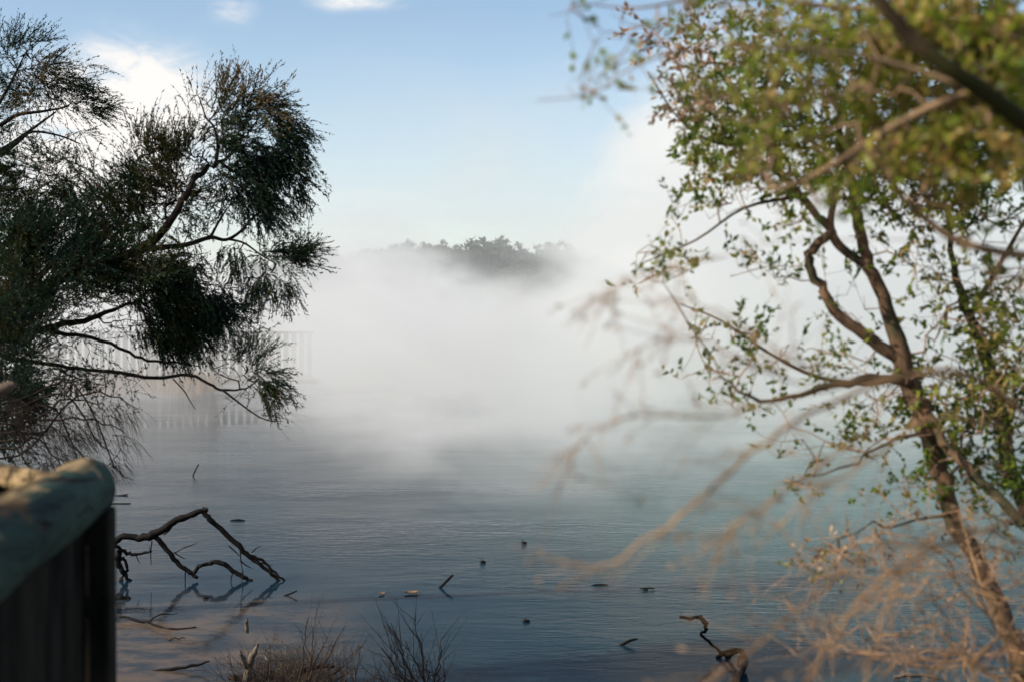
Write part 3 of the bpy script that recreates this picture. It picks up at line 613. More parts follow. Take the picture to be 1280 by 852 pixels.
# ------------------------------------------------------------------ right-hand trees
def right_tree():
    D = 4.7; base = P(1300, 880, D); base[2] = .55
    r = empty('leafy_tree', base, 'slender brown-barked tree with forked trunk and small green leaves', 'tree')
    T = Tree(41)
    s = D / F
    T.limb(wobble(limb_px([(1330, 1060, D, 17), (1300, 900, D, 14), (1275, 830, D, 12), (1243, 745, D, 11), (1216, 690, D, 11), (1184, 620, D, 11), (1166, 560, D, 11.5), (1150, 510, D, 13), (1130, 460, D, 12), (1112, 400, D, 9), (1092, 345, D, 8), (1077, 300, D, 7), (1069, 262, D, 7), (1060, 200, D, 5), (1040, 120, D, 3)]), .006), 12)
    T.limb(wobble(limb_px([(1125, 452, D, 9), (1092, 427, D, 8), (1052, 397, D, 7), (1024, 356, D, 6), (1011, 325, D, 6), (1020, 306, D, 6), (1038, 290, D, 6), (1022, 270, D, 5), (1000, 245, D, 5), (975, 215, D, 4), (960, 175, D, 3.5), (930, 130, D, 3), (895, 85, D, 2)]), .004), 9)
    T.limb(limb_px([(1088, 335, D, 6), (1062, 318, D, 6), (1045, 302, D, 6), (1038, 282, D, 5), (1042, 255, D, 4), (1055, 210, D, 3)]), 8)
    T.limb(wobble(limb_px([(1320, 760, D + .3, 12), (1282, 640, D + .3, 11), (1262, 575, D + .3, 10), (1245, 490, D + .3, 9), (1228, 430, D + .3, 8), (1212, 395, D + .3, 6), (1190, 330, D + .3, 4), (1180, 250, D + .3, 3)]), .006), 9)
    T.limb(wobble(limb_px([(1152, 505, D, 7), (1180, 550, D - .1, 6), (1215, 592, D - .2, 6), (1280, 655, D - .3, 7)]), .004), 7)
    T.limb(wobble(limb_px([(1140, 480, D, 6), (1100, 472, D - .2, 6), (1050, 478, D - .4, 4.5), (1000, 492, D - .5, 3.5), (950, 500, D - .6, 2.5), (900, 470, D - .6, 1.5)]), .005), 6)
    T.limb(limb_px([(1130, 465, D, 5), (1090, 478, D + .2, 4), (1020, 470, D + .3, 2.5), (960, 440, D + .3, 2), (900, 400, D + .3, 1.2), (850, 380, D + .3, .8)]), 5)
    T.limb(limb_px([(1000, 245, D, 3), (930, 260, D, 2), (870, 300, D, 1.4), (800, 330, D, .8)]), 5)
    T.limb(wobble(limb_px([(1160, 540, D, 3), (1110, 552, D - .3, 2), (1050, 582, D - .5, 1.4), (980, 604, D - .6, .7)]), .008), 5)
    T.limb(wobble(limb_px([(1190, 640, D, 2.4), (1130, 652, D - .2, 1.6), (1080, 660, D - .3, 1.2), (1015, 690, D - .3, .6)]), .008), 5)
    T.limb(limb_px([(1212, 395, D + .3, 4), (1250, 330, D + .3, 3), (1290, 260, D + .3, 2)]), 5)
    T.limb(limb_px([(1060, 200, D, 4), (1120, 140, D + .1, 3), (1190, 70, D + .2, 2), (1250, 20, D + .2, 1)]), 5)
    T.limb(limb_px([(960, 175, D, 3), (900, 180, D - .1, 2), (850, 150, D - .1, 1.4), (810, 90, D - .1, .8)]), 5)
    base_k = dict(nm=1.6, gate=-.12, nf=7.0, out=.4, ll=.025, lw=.014, L=.12, tr=.0011, spread=1.1, rtw=.005, step=.05, r0=.0012, rmax=.012)
    def c(px, py, rx, ry, n, dd=0, **k):
        q = dict(c=(px, py, D + dd, rx, ry, k.pop('rd', .3)), n=n, **base_k); q.update(k); return q
    Y = 'dry'
    cl = [c(860, 40, 70, 45, 40, k=1.4, nl=6, m=Y), c(870, 110, 50, 55, 46, k=1.8, nl=7, m=Y), c(880, 165, 35, 40, 34, k=1.6, nl=8, dir=(0, 0, -.5)), c(900, 80, 60, 60, 50, k=1.5, nl=6), c(930, 160, 60, 55, 66, k=2, nl=8), c(960, 60, 80, 60, 60, k=1.6, nl=8), c(1000, 130, 80, 60, 90, k=2, nl=8), c(1000, 210, 70, 35, 70, k=2, nl=8),
          c(1080, 60, 90, 60, 80, k=2, nl=8), c(1100, 150, 90, 60, 110, k=2, nl=8), c(1090, 225, 80, 40, 80, k=2, nl=8), c(1180, 80, 90, 80, 110, k=2, nl=8), c(1200, 190, 70, 60, 80, k=2, nl=8), c(1160, 250, 60, 35, 60, k=2.4, nl=9), c(1270, 120, 60, 110, 90, k=2, nl=8), c(1250, 270, 50, 40, 34, k=1.2, nl=7),
          c(930, 225, 50, 30, 28, k=1.4, nl=7), c(900, 255, 50, 22, 20, k=1.2, nl=5), c(840, 265, 30, 20, 8, k=1, nl=4), c(825, 315, 35, 12, 12, k=1, nl=4), c(1000, 280, 40, 16, 14, k=1, nl=6),
          c(950, 345, 60, 22, 12, k=.8, nl=4), c(1150, 330, 60, 40, 26, k=1, nl=6), c(1240, 350, 60, 50, 40, k=1.2, nl=7), c(1180, 400, 50, 30, 24, k=1, nl=6), c(1260, 430, 40, 50, 40, k=1.3, nl=7),
          c(900, 420, 60, 26, 14, k=1, nl=5), c(960, 440, 50, 26, 16, k=1, nl=6), c(880, 470, 40, 14, 12, k=1, nl=6), c(940, 500, 60, 16, 16, k=1, nl=5), c(1050, 450, 50, 26, 22, k=1, nl=6), c(1090, 500, 50, 26, 26, k=1.2, nl=7), c(1060, 380, 40, 30, 14, k=.8, nl=6),
          c(1270, 480, 40, 60, 60, k=2, nl=8), c(1240, 400, 50, 40, 40, k=1.6, nl=8), c(1200, 530, 50, 40, 60, k=2, nl=9), c(1230, 590, 45, 34, 50, k=2, nl=9), c(1140, 490, 36, 30, 34, k=1.6, nl=8), c(1080, 560, 50, 30, 22, k=1, nl=6), c(1000, 550, 60, 26, 14, k=1, nl=4), c(1130, 610, 50, 26, 20, k=1, nl=5), c(1250, 500, 40, 40, 40, k=1.6, nl=8),
          c(1200, 680, 60, 50, 26, k=1, nl=4, m=Y), c(1060, 680, 50, 26, 16, k=1, nl=3, m=Y), c(1260, 640, 30, 30, 20, k=1, nl=6), c(1180, 460, 40, 30, 24, k=1, nl=6), c(1020, 330, 60, 30, 10, k=.8, nl=5),
          c(990, 605, 40, 14, 8, k=1, nl=4), c(1020, 700, 40, 20, 10, k=1, nl=4), c(830, 345, 40, 16, 12, k=1, nl=4, dd=-.6), c(1360, 200, 60, 160, 90, k=1.5, nl=7), c(1330, 480, 60, 120, 50, k=1.4, nl=7), c(1100, -60, 220, 50, 90, k=1.4, nl=7)]
    tw = MB(); L1 = MB(); L2 = MB()
    foliage(T, tw, lambda q: L2 if q.get('m') == Y else L1, cl, 15, 1.3)
    tk = MB(); T.trunk(tk); tk.obj('trunk', M['brown_bark'], r); tw.obj('twigs', M['warm_twig'], r)
    L1.obj('crown', M['green_leaf'], r); L2.obj('crown', M['dry_leaf'], r)['label'] = 'dry brown leaves at the outer edge of the crown'
right_tree()

def near_tree():
    D = 2.5; base = np.array([2.6, 2.4, .9])
    r = empty('overhanging_tree', base, 'close blurred olive-green tree whose dark limb crosses the top right corner', 'tree')
    T = Tree(51)
    T.limb(smooth([(*base, .09), (*P(1750, 500, 2.6), .07), (*P(1500, 280, 2.3), .04), (*P(1380, 215, 2.0), .022), (*P(1290, 160, 1.95), .015), (*P(1235, 118, 1.92), .0135), (*P(1190, 88, 1.9), .012), (*P(1140, 48, 1.9), .0105), (*P(1100, 0, 1.9), .009), (*P(1070, -60, 1.9), .007)]), 10)
    T.limb(limb_px([(1380, 215, D, 10), (1300, 60, D, 7), (1200, 20, D, 5), (1050, 10, D, 4), (900, -5, D, 2.5), (800, 10, D, 1.5), (730, 5, D, .8)]), 6)
    T.limb(limb_px([(1340, 190, 2.3, 9), (1240, 120, 2.3, 6), (1180, 128, 2.3, 5.5), (1110, 162, 2.3, 5), (1060, 195, 2.3, 4.5), (1005, 225, 2.3, 3), (960, 240, 2.3, 1.5)]), 7)
    T.limb(limb_px([(1500, 280, 2.4, 9), (1360, 318, 2.4, 6.5), (1270, 318, 2.4, 5.5), (1200, 302, 2.4, 5), (1160, 276, 2.4, 4.5), (1130, 250, 2.4, 4), (1100, 200, 2.4, 2.5)]), 7)
    T.limb(limb_px([(1240, 120, 2.2, 3), (1100, 75, 2.2, 3), (980, 60, 2.1, 2.4), (860, 60, 2.1, 1.8), (780, 90, 2.1, 1.3), (740, 118, 2.1, 1), (670, 126, 2.1, .6)]), 5)
    bk = dict(nm=1.7, ll=.017, lw=.011, L=.08, tr=.0009, spread=1.1, rtw=.004, step=.035, r0=.0009, rmax=.006)
    def c(px, py, rx, ry, n, **k):
        q = dict(c=(px, py, 2.4, rx, ry, .2), n=int(n * 1.35), **bk); q.update(k); return q
    cl = [c(1000, 90, 110, 60, 60, k=1.6, nl=8), c(1060, 40, 110, 45, 50, k=1.5, nl=8), c(1200, 50, 100, 60, 80, k=2, nl=9), c(1240, 150, 70, 70, 70, k=2, nl=9), c(1130, 190, 80, 40, 60, k=2, nl=9), c(1060, 190, 60, 40, 40, k=1.6, nl=8), c(960, 150, 60, 40, 30, k=1.3, nl=7), c(900, 10, 90, 26, 24, k=1.2, nl=6), c(1170, 240, 40, 26, 22, k=1.6, nl=8),
          c(740, 110, 50, 20, 8, k=1, nl=3), c(720, 10, 50, 16, 8, k=1, nl=3), c(780, 60, 60, 40, 10, k=1, nl=4), c(1300, 60, 80, 100, 60, k=2, nl=8), c(1120, 120, 90, 50, 50, k=1.6, nl=8), c(870, 120, 50, 50, 18, k=1.3, nl=6), c(940, 215, 50, 26, 18, k=1.3, nl=7), c(1030, 255, 50, 18, 18, k=1.3, nl=7), c(1260, 350, 34, 40, 22, k=1.3, nl=7, gate=-.05), c(1215, 300, 30, 20, 14, k=1.3, nl=7)]
    tw = MB(); L1 = MB(); foliage(T, tw, lambda q: L1, cl, 17)
    tk = MB(); tk.tube(T.limbs[0][0][:, :3], T.limbs[0][0][:, 3], 12); tk.obj('trunk', M['near_bark'], r)
    for rows, sd_ in T.limbs[1:]:
        b_ = MB(); b_.tube(rows[:, :3], rows[:, 3], sd_ + 2); b_.obj('limb', M['sunlit_limb_bark'], r)
    tw.obj('twigs', M['warm_twig'], r); L1.obj('crown', M['near_leaf'], r)
near_tree()

def weeping():
    base = np.array([1.55, 2.3, 1.2])
    r = empty('dry_shrub', base, 'tan leafless shrub whose long blurred twigs arch down in front of the lake', 'shrub')
    arcs = [  # px, py, d, r
        [(1330, 560, 2.4, 9), (1220, 470, 2.1, 7), (1120, 475, 1.95, 6), (1030, 505, 1.85, 5.5), (960, 550, 1.8, 5), (900, 600, 1.75, 5), (850, 645, 1.7, 4.5), (800, 680, 1.7, 4), (755, 708, 1.7, 3), (712, 704, 1.7, 1.4)],
        [(1220, 470, 2.1, 5), (1100, 470, 1.9, 4), (980, 500, 1.8, 3.4), (880, 520, 1.75, 3), (800, 518, 1.7, 2.6), (750, 535, 1.7, 2.2), (720, 560, 1.7, 1.8), (710, 592, 1.7, 1)],
        [(1120, 475, 1.95, 4), (1080, 540, 1.9, 3.6), (1000, 600, 1.85, 3.2), (940, 645, 1.8, 2.8), (905, 670, 1.8, 2.2), (892, 705, 1.8, 1)],
        [(1330, 560, 2.4, 6), (1180, 520, 2.1, 4), (1080, 580, 2, 3), (1010, 620, 1.95, 2.6), (975, 660, 1.95, 1)],
        [(1120, 475, 1.95, 3.6), (1030, 470, 1.9, 3), (960, 430, 1.9, 2.4), (880, 385, 1.9, 1.8), (820, 372, 1.9, 1)],
        [(1120, 475, 1.95, 3), (1000, 480, 1.9, 2.6), (930, 450, 1.85, 2), (850, 420, 1.85, 1.5), (790, 440, 1.85, .8)],
        [(1200, 300, 2.2, 3), (1000, 300, 2, 2.4), (900, 320, 1.9, 2), (800, 345, 1.9, 1.5), (735, 380, 1.9, .8)],
        [(1330, 560, 2.4, 6), (1280, 640, 2.1, 6), (1180, 680, 1.9, 5), (1110, 720, 1.8, 5), (1060, 770, 1.75, 4.5), (1010, 850, 1.7, 4), (990, 900, 1.7, 3)],
        [(1330, 700, 2.4, 6), (1180, 680, 1.9, 4), (1090, 690, 1.8, 3.6), (1000, 760, 1.75, 3.4), (940, 810, 1.7, 3), (890, 850, 1.7, 2)],
        [(1330, 700, 2.4, 6), (1220, 660, 2, 4), (1150, 680, 1.95, 3.4), (1100, 780, 1.9, 3), (1080, 860, 1.9, 2.4)],
    ]
    T = Tree(61); tk = MB(); tw = MB(); lf = MB()
    T.limb(smooth([(*base, .04), (*P(1500, 800, 2.4), .035), (*P(1330, 700, 2.4), .02), (*P(1330, 560, 2.4), .012)]), 8)
    for q, a in enumerate(arcs):
        rows = limb_px(a); rows[:, 3] *= (.25 if q == 6 else .5); rows = wobble(rows, .0016); T.limb(rows, 6)
        twig_bunch(tw, rows, 70 + q, 24, .1, .0008, lf, 4, ll=.012, lw=.004, t0=.25, spread=.5, bare=.2)
    T.trunk(tk); tk.obj('branch', M['tan_twig'], r); tw.obj('twigs', M['tan_twig'], r); lf.obj('leaves', M['dry_leaf'], r)
weeping()

def dry_brush():
    D = 3.6; base = P(1240, 1000, D); base[2] = .6
    r = empty('dry_shrub', base, 'dense tangle of bare sunlit tan twigs around the foot of the slender tree', 'shrub')
    T = Tree(81); rs = np.random.RandomState(4)
    for q in range(26):                       # stems arch up from the foot of the tree and over to the left
        ex = rs.uniform(975, 1290); ey = rs.uniform(640, 850); d = D + rs.uniform(-.9, .9); bx = rs.uniform(1180, 1420); by = rs.uniform(860, 1040)
        mx_ = bx * .5 + ex * .5 + rs.uniform(-20, 40); my_ = min(ey, by) - rs.uniform(-20, 90) + (by - ey) * .2
        T.limb(wobble(limb_px([(bx, by, D, 1.7), (bx * .75 + ex * .25, (by * .5 + my_ * .5), (D + d) / 2, 1.4), (mx_, my_, d, 1.1), (ex * .8 + mx_ * .2, ey * .7 + my_ * .3, d, 1.0), (ex, ey, d, .4)]), .016, rs), 5)
    def c(px, py, rx, ry, n, dd=0, **k): return dict(c=(px, py, D + dd, rx, ry, .5), n=int(n*.9), nl=5, nm=1, k=1.4, L=.11, tr=.0010, ll=.014, lw=.007, dir=(-.25, 0, -.1), droop=.4, r0=.0011, step=.05, bare=.4, rmax=.006, **k)
    cl = [c(1030, 720, 55, 40, 34), c(1100, 700, 60, 45, 50), c(1180, 740, 60, 50, 60), c(1250, 700, 50, 60, 50), c(1090, 790, 80, 45, 70), c(1180, 820, 80, 40, 70), c(1260, 800, 50, 60, 50), c(1010, 800, 50, 40, 30), c(1120, 650, 60, 30, 20), c(1230, 640, 40, 30, 20)]
    tw = MB(); lf = MB(); foliage(T, tw, lambda q: lf, cl, 12)
    tk = MB(); T.trunk(tk); tk.obj('branch', M['tan_twig'], r); tw.obj('twigs', M['warm_twig'], r); lf.obj('leaves', M['dry_leaf'], r)
dry_brush()

# ------------------------------------------------------------------ wood standing in and lying on the water
def wrow(rows):                   # rows (px, py, depth, r px)
    return wobble(limb_px(rows), .0)
def fallen_branch():
    d = 14.0; base = W(200, 724)
    mb = MB(); rs = np.random.RandomState(3)
    def seg(rows, sides=8, jit=.006):
        q = limb_px([(a, b, d + (e[0] if e else 0), r_) for a, b, r_, *e in rows]); q = wobble(q, jit, rs); q[:, 3] *= 1 + rs.uniform(-.1, .14, len(q)); mb.tube(q[:, :3], q[:, 3], sides); return q
    a = [seg([(118, 688, 4.4, -.3), (140, 677, 4.2), (155, 670, 4), (180, 671, 4.6), (192, 668, 5), (205, 660, 4.6), (220, 650, 4.2), (238, 643, 4), (250, 638, 3.4), (259, 636, 3)]),
         seg([(254, 638, 3.4), (262, 648, 3.2), (280, 664, 3.2), (298, 682, 3.2), (312, 695, 3), (325, 706, 2.6), (340, 717, 2.2), (351, 727, 1.8), (358, 735, 1.2)]),
         seg([(312, 694, 2), (325, 699, 1.8), (338, 709, 1.7), (350, 721, 1.4), (363, 731, .9)]),
         seg([(192, 668, 3.4), (205, 682, 3), (218, 699, 3), (230, 710, 2.8), (240, 716, 2.6), (247, 722, 1.8)]),
         seg([(243, 716, 2.5, .0), (248, 708, 2.6), (262, 703, 2.8), (276, 703, 2.9), (288, 710, 3), (300, 718, 2.8), (311, 724, 2.2), (322, 731, 1.2)]),
         seg([(141, 678, 2.6), (155, 689, 2.4), (168, 693, 2), (180, 690, 1.6), (190, 689, 1)]),
         seg([(150, 688, 3), (147, 700, 4), (152, 712, 3), (158, 722, 2.2), (162, 732, 1.5)]),
         seg([(148, 700, 3.2), (155, 698, 2), (158, 712, 2), (150, 726, 3), (146, 738, 3)]),
         seg([(158, 722, 1.8), (166, 727, 1.5), (173, 732, 1)])]
    for i, (p, q) in enumerate([((190, 676), (189, 706)), ((232, 712), (234, 733)), ((300, 684), (303, 712)), ((303, 712), (302, 726)), ((217, 691), (230, 684)), ((230, 684), (246, 678)), ((218, 690), (232, 698)), ((286, 682), (300, 695)), ((315, 690), (327, 682)), ((327, 703), (342, 706)), ((205, 668), (216, 656)), ((291, 715), (290, 728)), ((170, 693), (175, 704)), ((300, 700), (316, 710)), ((188, 690), (186, 682))]):
        st = limb_px([(*p, d, .9), ((p[0] + q[0]) / 2 + rs.uniform(-2, 2), (p[1] + q[1]) / 2 + rs.uniform(-2, 2), d + rs.uniform(-.05, .05), .7), (*q, d + rs.uniform(-.08, .08), .35)]); mb.tube(st[:, :3], st[:, 3], 5)
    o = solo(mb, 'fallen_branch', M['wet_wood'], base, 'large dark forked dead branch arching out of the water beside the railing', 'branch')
fallen_branch()

def stick(rows, label, m='wet_wood', group=None, name='stick', extra=()):
    mb = MB(); rs = np.random.RandomState(int(rows[0][0]))
    for rr_ in (rows,) + tuple(extra):
        q = limb_px(rr_); mb.tube(q[:, :3], q[:, 3] * (1 + rs.uniform(-.12, .12, len(q))), 6)
    b = limb_px(rows)[:, :3]; return solo(mb, name, M[m], b[int(np.argmin(b[:, 2]))], label, 'stick', group)
def wd(py): return W(640, py)[1] / math.cos(PITCH) * 1.0 if False else float((W(640, py) - CAM) @ fw)
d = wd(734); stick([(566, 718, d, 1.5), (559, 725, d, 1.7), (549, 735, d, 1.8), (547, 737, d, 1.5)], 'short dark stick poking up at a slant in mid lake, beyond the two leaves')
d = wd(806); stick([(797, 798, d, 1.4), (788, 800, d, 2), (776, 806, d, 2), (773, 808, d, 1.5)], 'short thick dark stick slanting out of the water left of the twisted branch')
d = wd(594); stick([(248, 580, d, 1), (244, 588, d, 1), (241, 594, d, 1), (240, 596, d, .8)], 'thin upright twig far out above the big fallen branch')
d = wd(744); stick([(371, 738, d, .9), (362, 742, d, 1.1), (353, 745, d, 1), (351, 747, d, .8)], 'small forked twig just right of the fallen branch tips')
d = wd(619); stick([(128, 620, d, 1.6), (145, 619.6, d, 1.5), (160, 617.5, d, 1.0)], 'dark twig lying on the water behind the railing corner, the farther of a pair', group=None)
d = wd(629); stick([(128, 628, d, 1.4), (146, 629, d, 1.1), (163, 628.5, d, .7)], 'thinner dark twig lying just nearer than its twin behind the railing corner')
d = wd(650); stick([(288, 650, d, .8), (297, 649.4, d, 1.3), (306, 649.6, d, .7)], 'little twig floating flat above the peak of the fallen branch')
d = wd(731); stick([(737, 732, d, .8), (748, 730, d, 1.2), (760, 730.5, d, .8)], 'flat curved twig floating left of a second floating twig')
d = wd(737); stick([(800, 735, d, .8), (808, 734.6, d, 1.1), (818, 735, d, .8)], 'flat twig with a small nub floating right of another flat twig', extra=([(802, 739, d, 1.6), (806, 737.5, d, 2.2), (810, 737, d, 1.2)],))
d = wd(846); stick([(935, 862, d, 1.2), (960, 852, d, 1.8), (975, 846, d, 1.2)], 'pale straight stick lying at the near edge beside the twisted branch', 'pale_wood')

def twisted():
    d = wd(822); mb = MB(); rs = np.random.RandomState(8)
    for rows in ([(850, 771, .0, 1.6), (862, 773, .0, 2.2), (873, 771, 0, 2.4), (879, 775, 0, 3.2), (883, 782, 0, 2.4), (882, 789, 0, 2), (876, 792, 0, 2), (886, 801, 0, 1.8), (897, 811, 0, 1.8), (903, 818, 0, 2)],
                 [(896, 822, 0, 2.4), (904, 816, 0, 3), (912, 813, -.1, 2.4), (921, 812, -.15, 3)],
                 [(908, 821, 0, 2.2), (918, 815, -.1, 2.6), (926, 813, -.2, 3), (931, 822, -.3, 4.2), (930, 832, -.5, 4.2), (925, 842, -.6, 3.6), (912, 856, -.9, 3)],
                 [(903, 817, 0, 1.6), (911, 820, 0, 1.6), (914, 826, 0, 1)], [(874, 771, 0, 1.4), (877, 768, 0, .8)], [(880, 776, 0, 1.6), (886, 778, 0, .9)], [(924, 820, -.1, 1.8), (922, 830, -.2, 1)]):
        q = limb_px([(a, b, d + e, r_) for a, b, e, r_ in rows]); q = wobble(q, .003, rs); mb.tube(q[:, :3], q[:, 3] * (1 + rs.uniform(-.15, .15, len(q))), 7)
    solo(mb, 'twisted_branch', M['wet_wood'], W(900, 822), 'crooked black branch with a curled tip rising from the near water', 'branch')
twisted()

def floaters():
    rs = np.random.RandomState(2)
    def leaf(px, py, s, m, label, ang):
        c = W(px, py, .006); mb = MB(); n = 9; v = []
        for i in range(n):
            t = i / (n - 1); w = math.sin(math.pi * t) ** .8 * .32 + .01
            for sgn in (-1, 0, 1):
                x = (t - .5); y = sgn * w; z = abs(sgn) * .12 + .25 * (t - .5) ** 2
                v.append((c[0] + s * (x * math.cos(ang) - y * math.sin(ang)), c[1] + s * (x * math.sin(ang) + y * math.cos(ang)), c[2] + s * z))
        f = [[i * 3 + j, i * 3 + j + 1, i * 3 + j + 4, i * 3 + j + 3] for i in range(n - 1) for j in (0, 1)]
        mb.add(v, f)
        mb2 = mb; tip = np.array(v[(n - 1) * 3 + 1]); mb2.tube(np.array([tip, tip + [s * .12 * math.cos(ang), s * .12 * math.sin(ang), s * .05], tip + [s * .25 * math.cos(ang), s * .25 * math.sin(ang), s * .04]]), s * .02, 4)
        solo(mb, 'floating_leaf', m, c, label, 'leaf')
    leaf(477, 742, .085, M['dry_leaf'], 'small curled tan leaf floating on the lake, the left one of two', 1.2)
    leaf(514, 741, .13, M['dry_leaf'], 'longer orange-brown leaf floating on the lake, right one of two', .2)
    def bit(px, py, s, label):
        c = W(px, py, 0); mb = MB(); v = []; nu, nv = 8, 5; f = []
        for j in range(nv):
            ph = math.pi * (j + .5) / nv - math.pi / 2
            for i in range(nu):
                th = 2 * math.pi * i / nu; q = 1 + rs.uniform(-.25, .25)
                v.append((c[0] + s * q * math.cos(th) * math.cos(ph) * 1.6, c[1] + s * q * math.sin(th) * math.cos(ph), c[2] + s * .5 + s * .8 * math.sin(ph)))
        for j in range(nv - 1):
            for i in range(nu): f.append((j * nu + i, j * nu + (i + 1) % nu, (j + 1) * nu + (i + 1) % nu, (j + 1) * nu + i))
        mb.add(v, f); top = len(v); mb.add(np.vstack([np.array(v[-nu:]), np.array(v[-nu:]).mean(0) + [0, 0, s * .1]]), [[i, (i + 1) % nu, nu, nu] for i in range(nu)])
        mb.tube(np.array([[c[0], c[1], c[2] + s * .6], [c[0] - s * .6, c[1], c[2] + s * 1.6], [c[0] - s * 1.2, c[1] + .01, c[2] + s * 2]]), s * .22, 5)
        solo(mb, 'floating_cone', M['wet_wood'], c, label, 'debris')
    bit(655, 679, .022, 'tiny dark seed husk on open water, the farthest one out')
    bit(604, 703, .020, 'tiny dark seed husk between the farthest one and the slanting stick')
    bit(658, 777, .018, 'tiny dark seed husk floating nearest of three, in the dark near water')
    bit(257, 748, .016, 'tiny dark seed husk among the reflections under the fallen branch')
floaters()

# ------------------------------------------------------------------ near bank: dry growth and driftwood
def bank_shrub(px, pyb, h, spreadw, n, seed, label, m, lean=0., fine=1.0):
    rs = np.random.RandomState(seed); b = W(px, pyb, 0.0); b[2] = max(float(gheight(np.array(b[0]), np.array(b[1]))), 0) - .02
    r = empty('bare_shrub', b, label, 'shrub'); tk = MB(); tw = MB()
    for q in range(n):
        a = rs.uniform(-1, 1); ex = a * spreadw; H = h * rs.uniform(.55, 1.05) * (1 - .25 * abs(a)); ey = rs.uniform(-.25, .25) * spreadw * 1.6
        st = b + np.array([rs.uniform(-.06, .06), rs.uniform(-.06, .06), 0])
        pts = [(*st, .0062 * fine), (*(st + [ex * .25 + lean * .2, ey * .3, H * .35]), .005 * fine), (*(st + [ex * .65 + lean * .6, ey * .7, H * .7]), .0034 * fine), (*(st + [ex * .95 + lean, ey, H]), .0014 * fine)]
        rows = wobble(smooth(pts), .006 * fine, rs); tk.tube(rows[:, :3], rows[:, 3], 5)
        twig_bunch(tw, rows, seed * 50 + q, 7, h * .38, .0017 * fine, droop=-.35, t0=.2, spread=.32)
        twig_bunch(tw, rows, seed * 50 + q + 500, 6, h * .16, .0011 * fine, droop=-.2, t0=.3, spread=.5)
    tk.obj('stem', m, r); tw.obj('twigs', m, r)
bank_shrub(535, 905, .80, .24, 13, 3, 'dark leafless many-stemmed bush fanning upward at the near shore', M['dark_stem'], -.1, 1.5)
bank_shrub(592, 930, .55, .1, 4, 6, 'few thin bare stems just right of the fanning dark bush', M['dark_stem'], .03, .8)
bank_shrub(375, 890, .68, .26, 10, 4, 'scraggly bare twigs with a bent top standing over the dry tuft', M['dark_stem'], .12, 1.2)
bank_shrub(330, 880, .42, .3, 14, 9, 'low dense tangle of dark twigs around the broken stump', M['dark_stem'], .0, .9)
bank_shrub(440, 900, .52, .28, 11, 5, 'low sparse bare twigs between the dry tuft and the fanning bush', M['dark_stem'], 0, 1.1)

def dry_tuft():
    rs = np.random.RandomState(12); mb = MB(); tw = MB()
    n = 1500; px = rs.normal(365, 34, n); py = 850 + rs.normal(0, 18, n)
    st = np.array([W(a, b) for a, b in zip(px, py)]); st[:, 2] = np.maximum(gheight(st[:, 0], st[:, 1]), -.01)
    dr = rs.randn(n, 3) * .55 + np.array([0.05, 0, .65]); L = rs.uniform(.06, .24, n) * np.exp(-((px - 360) / 60) ** 2 * .5)
    sprigs(tw, mb, st, dr, L, 3, .03, .004, np.full(n, .7), rs, tr=.0016)
    a = tw.mesh('dry_grass', M['dry_stem']); o = bpy.data.objects.new('dry_grass', a); col.objects.link(o)
    tag(o, 'tuft of short dry brown grass and litter at the near shore', 'grass', kind='stuff')
    b = mb.mesh('grass_blades', M['dry_stem']); o2 = bpy.data.objects.new('grass_blades', b); col.objects.link(o2); o2.parent = o
dry_tuft()
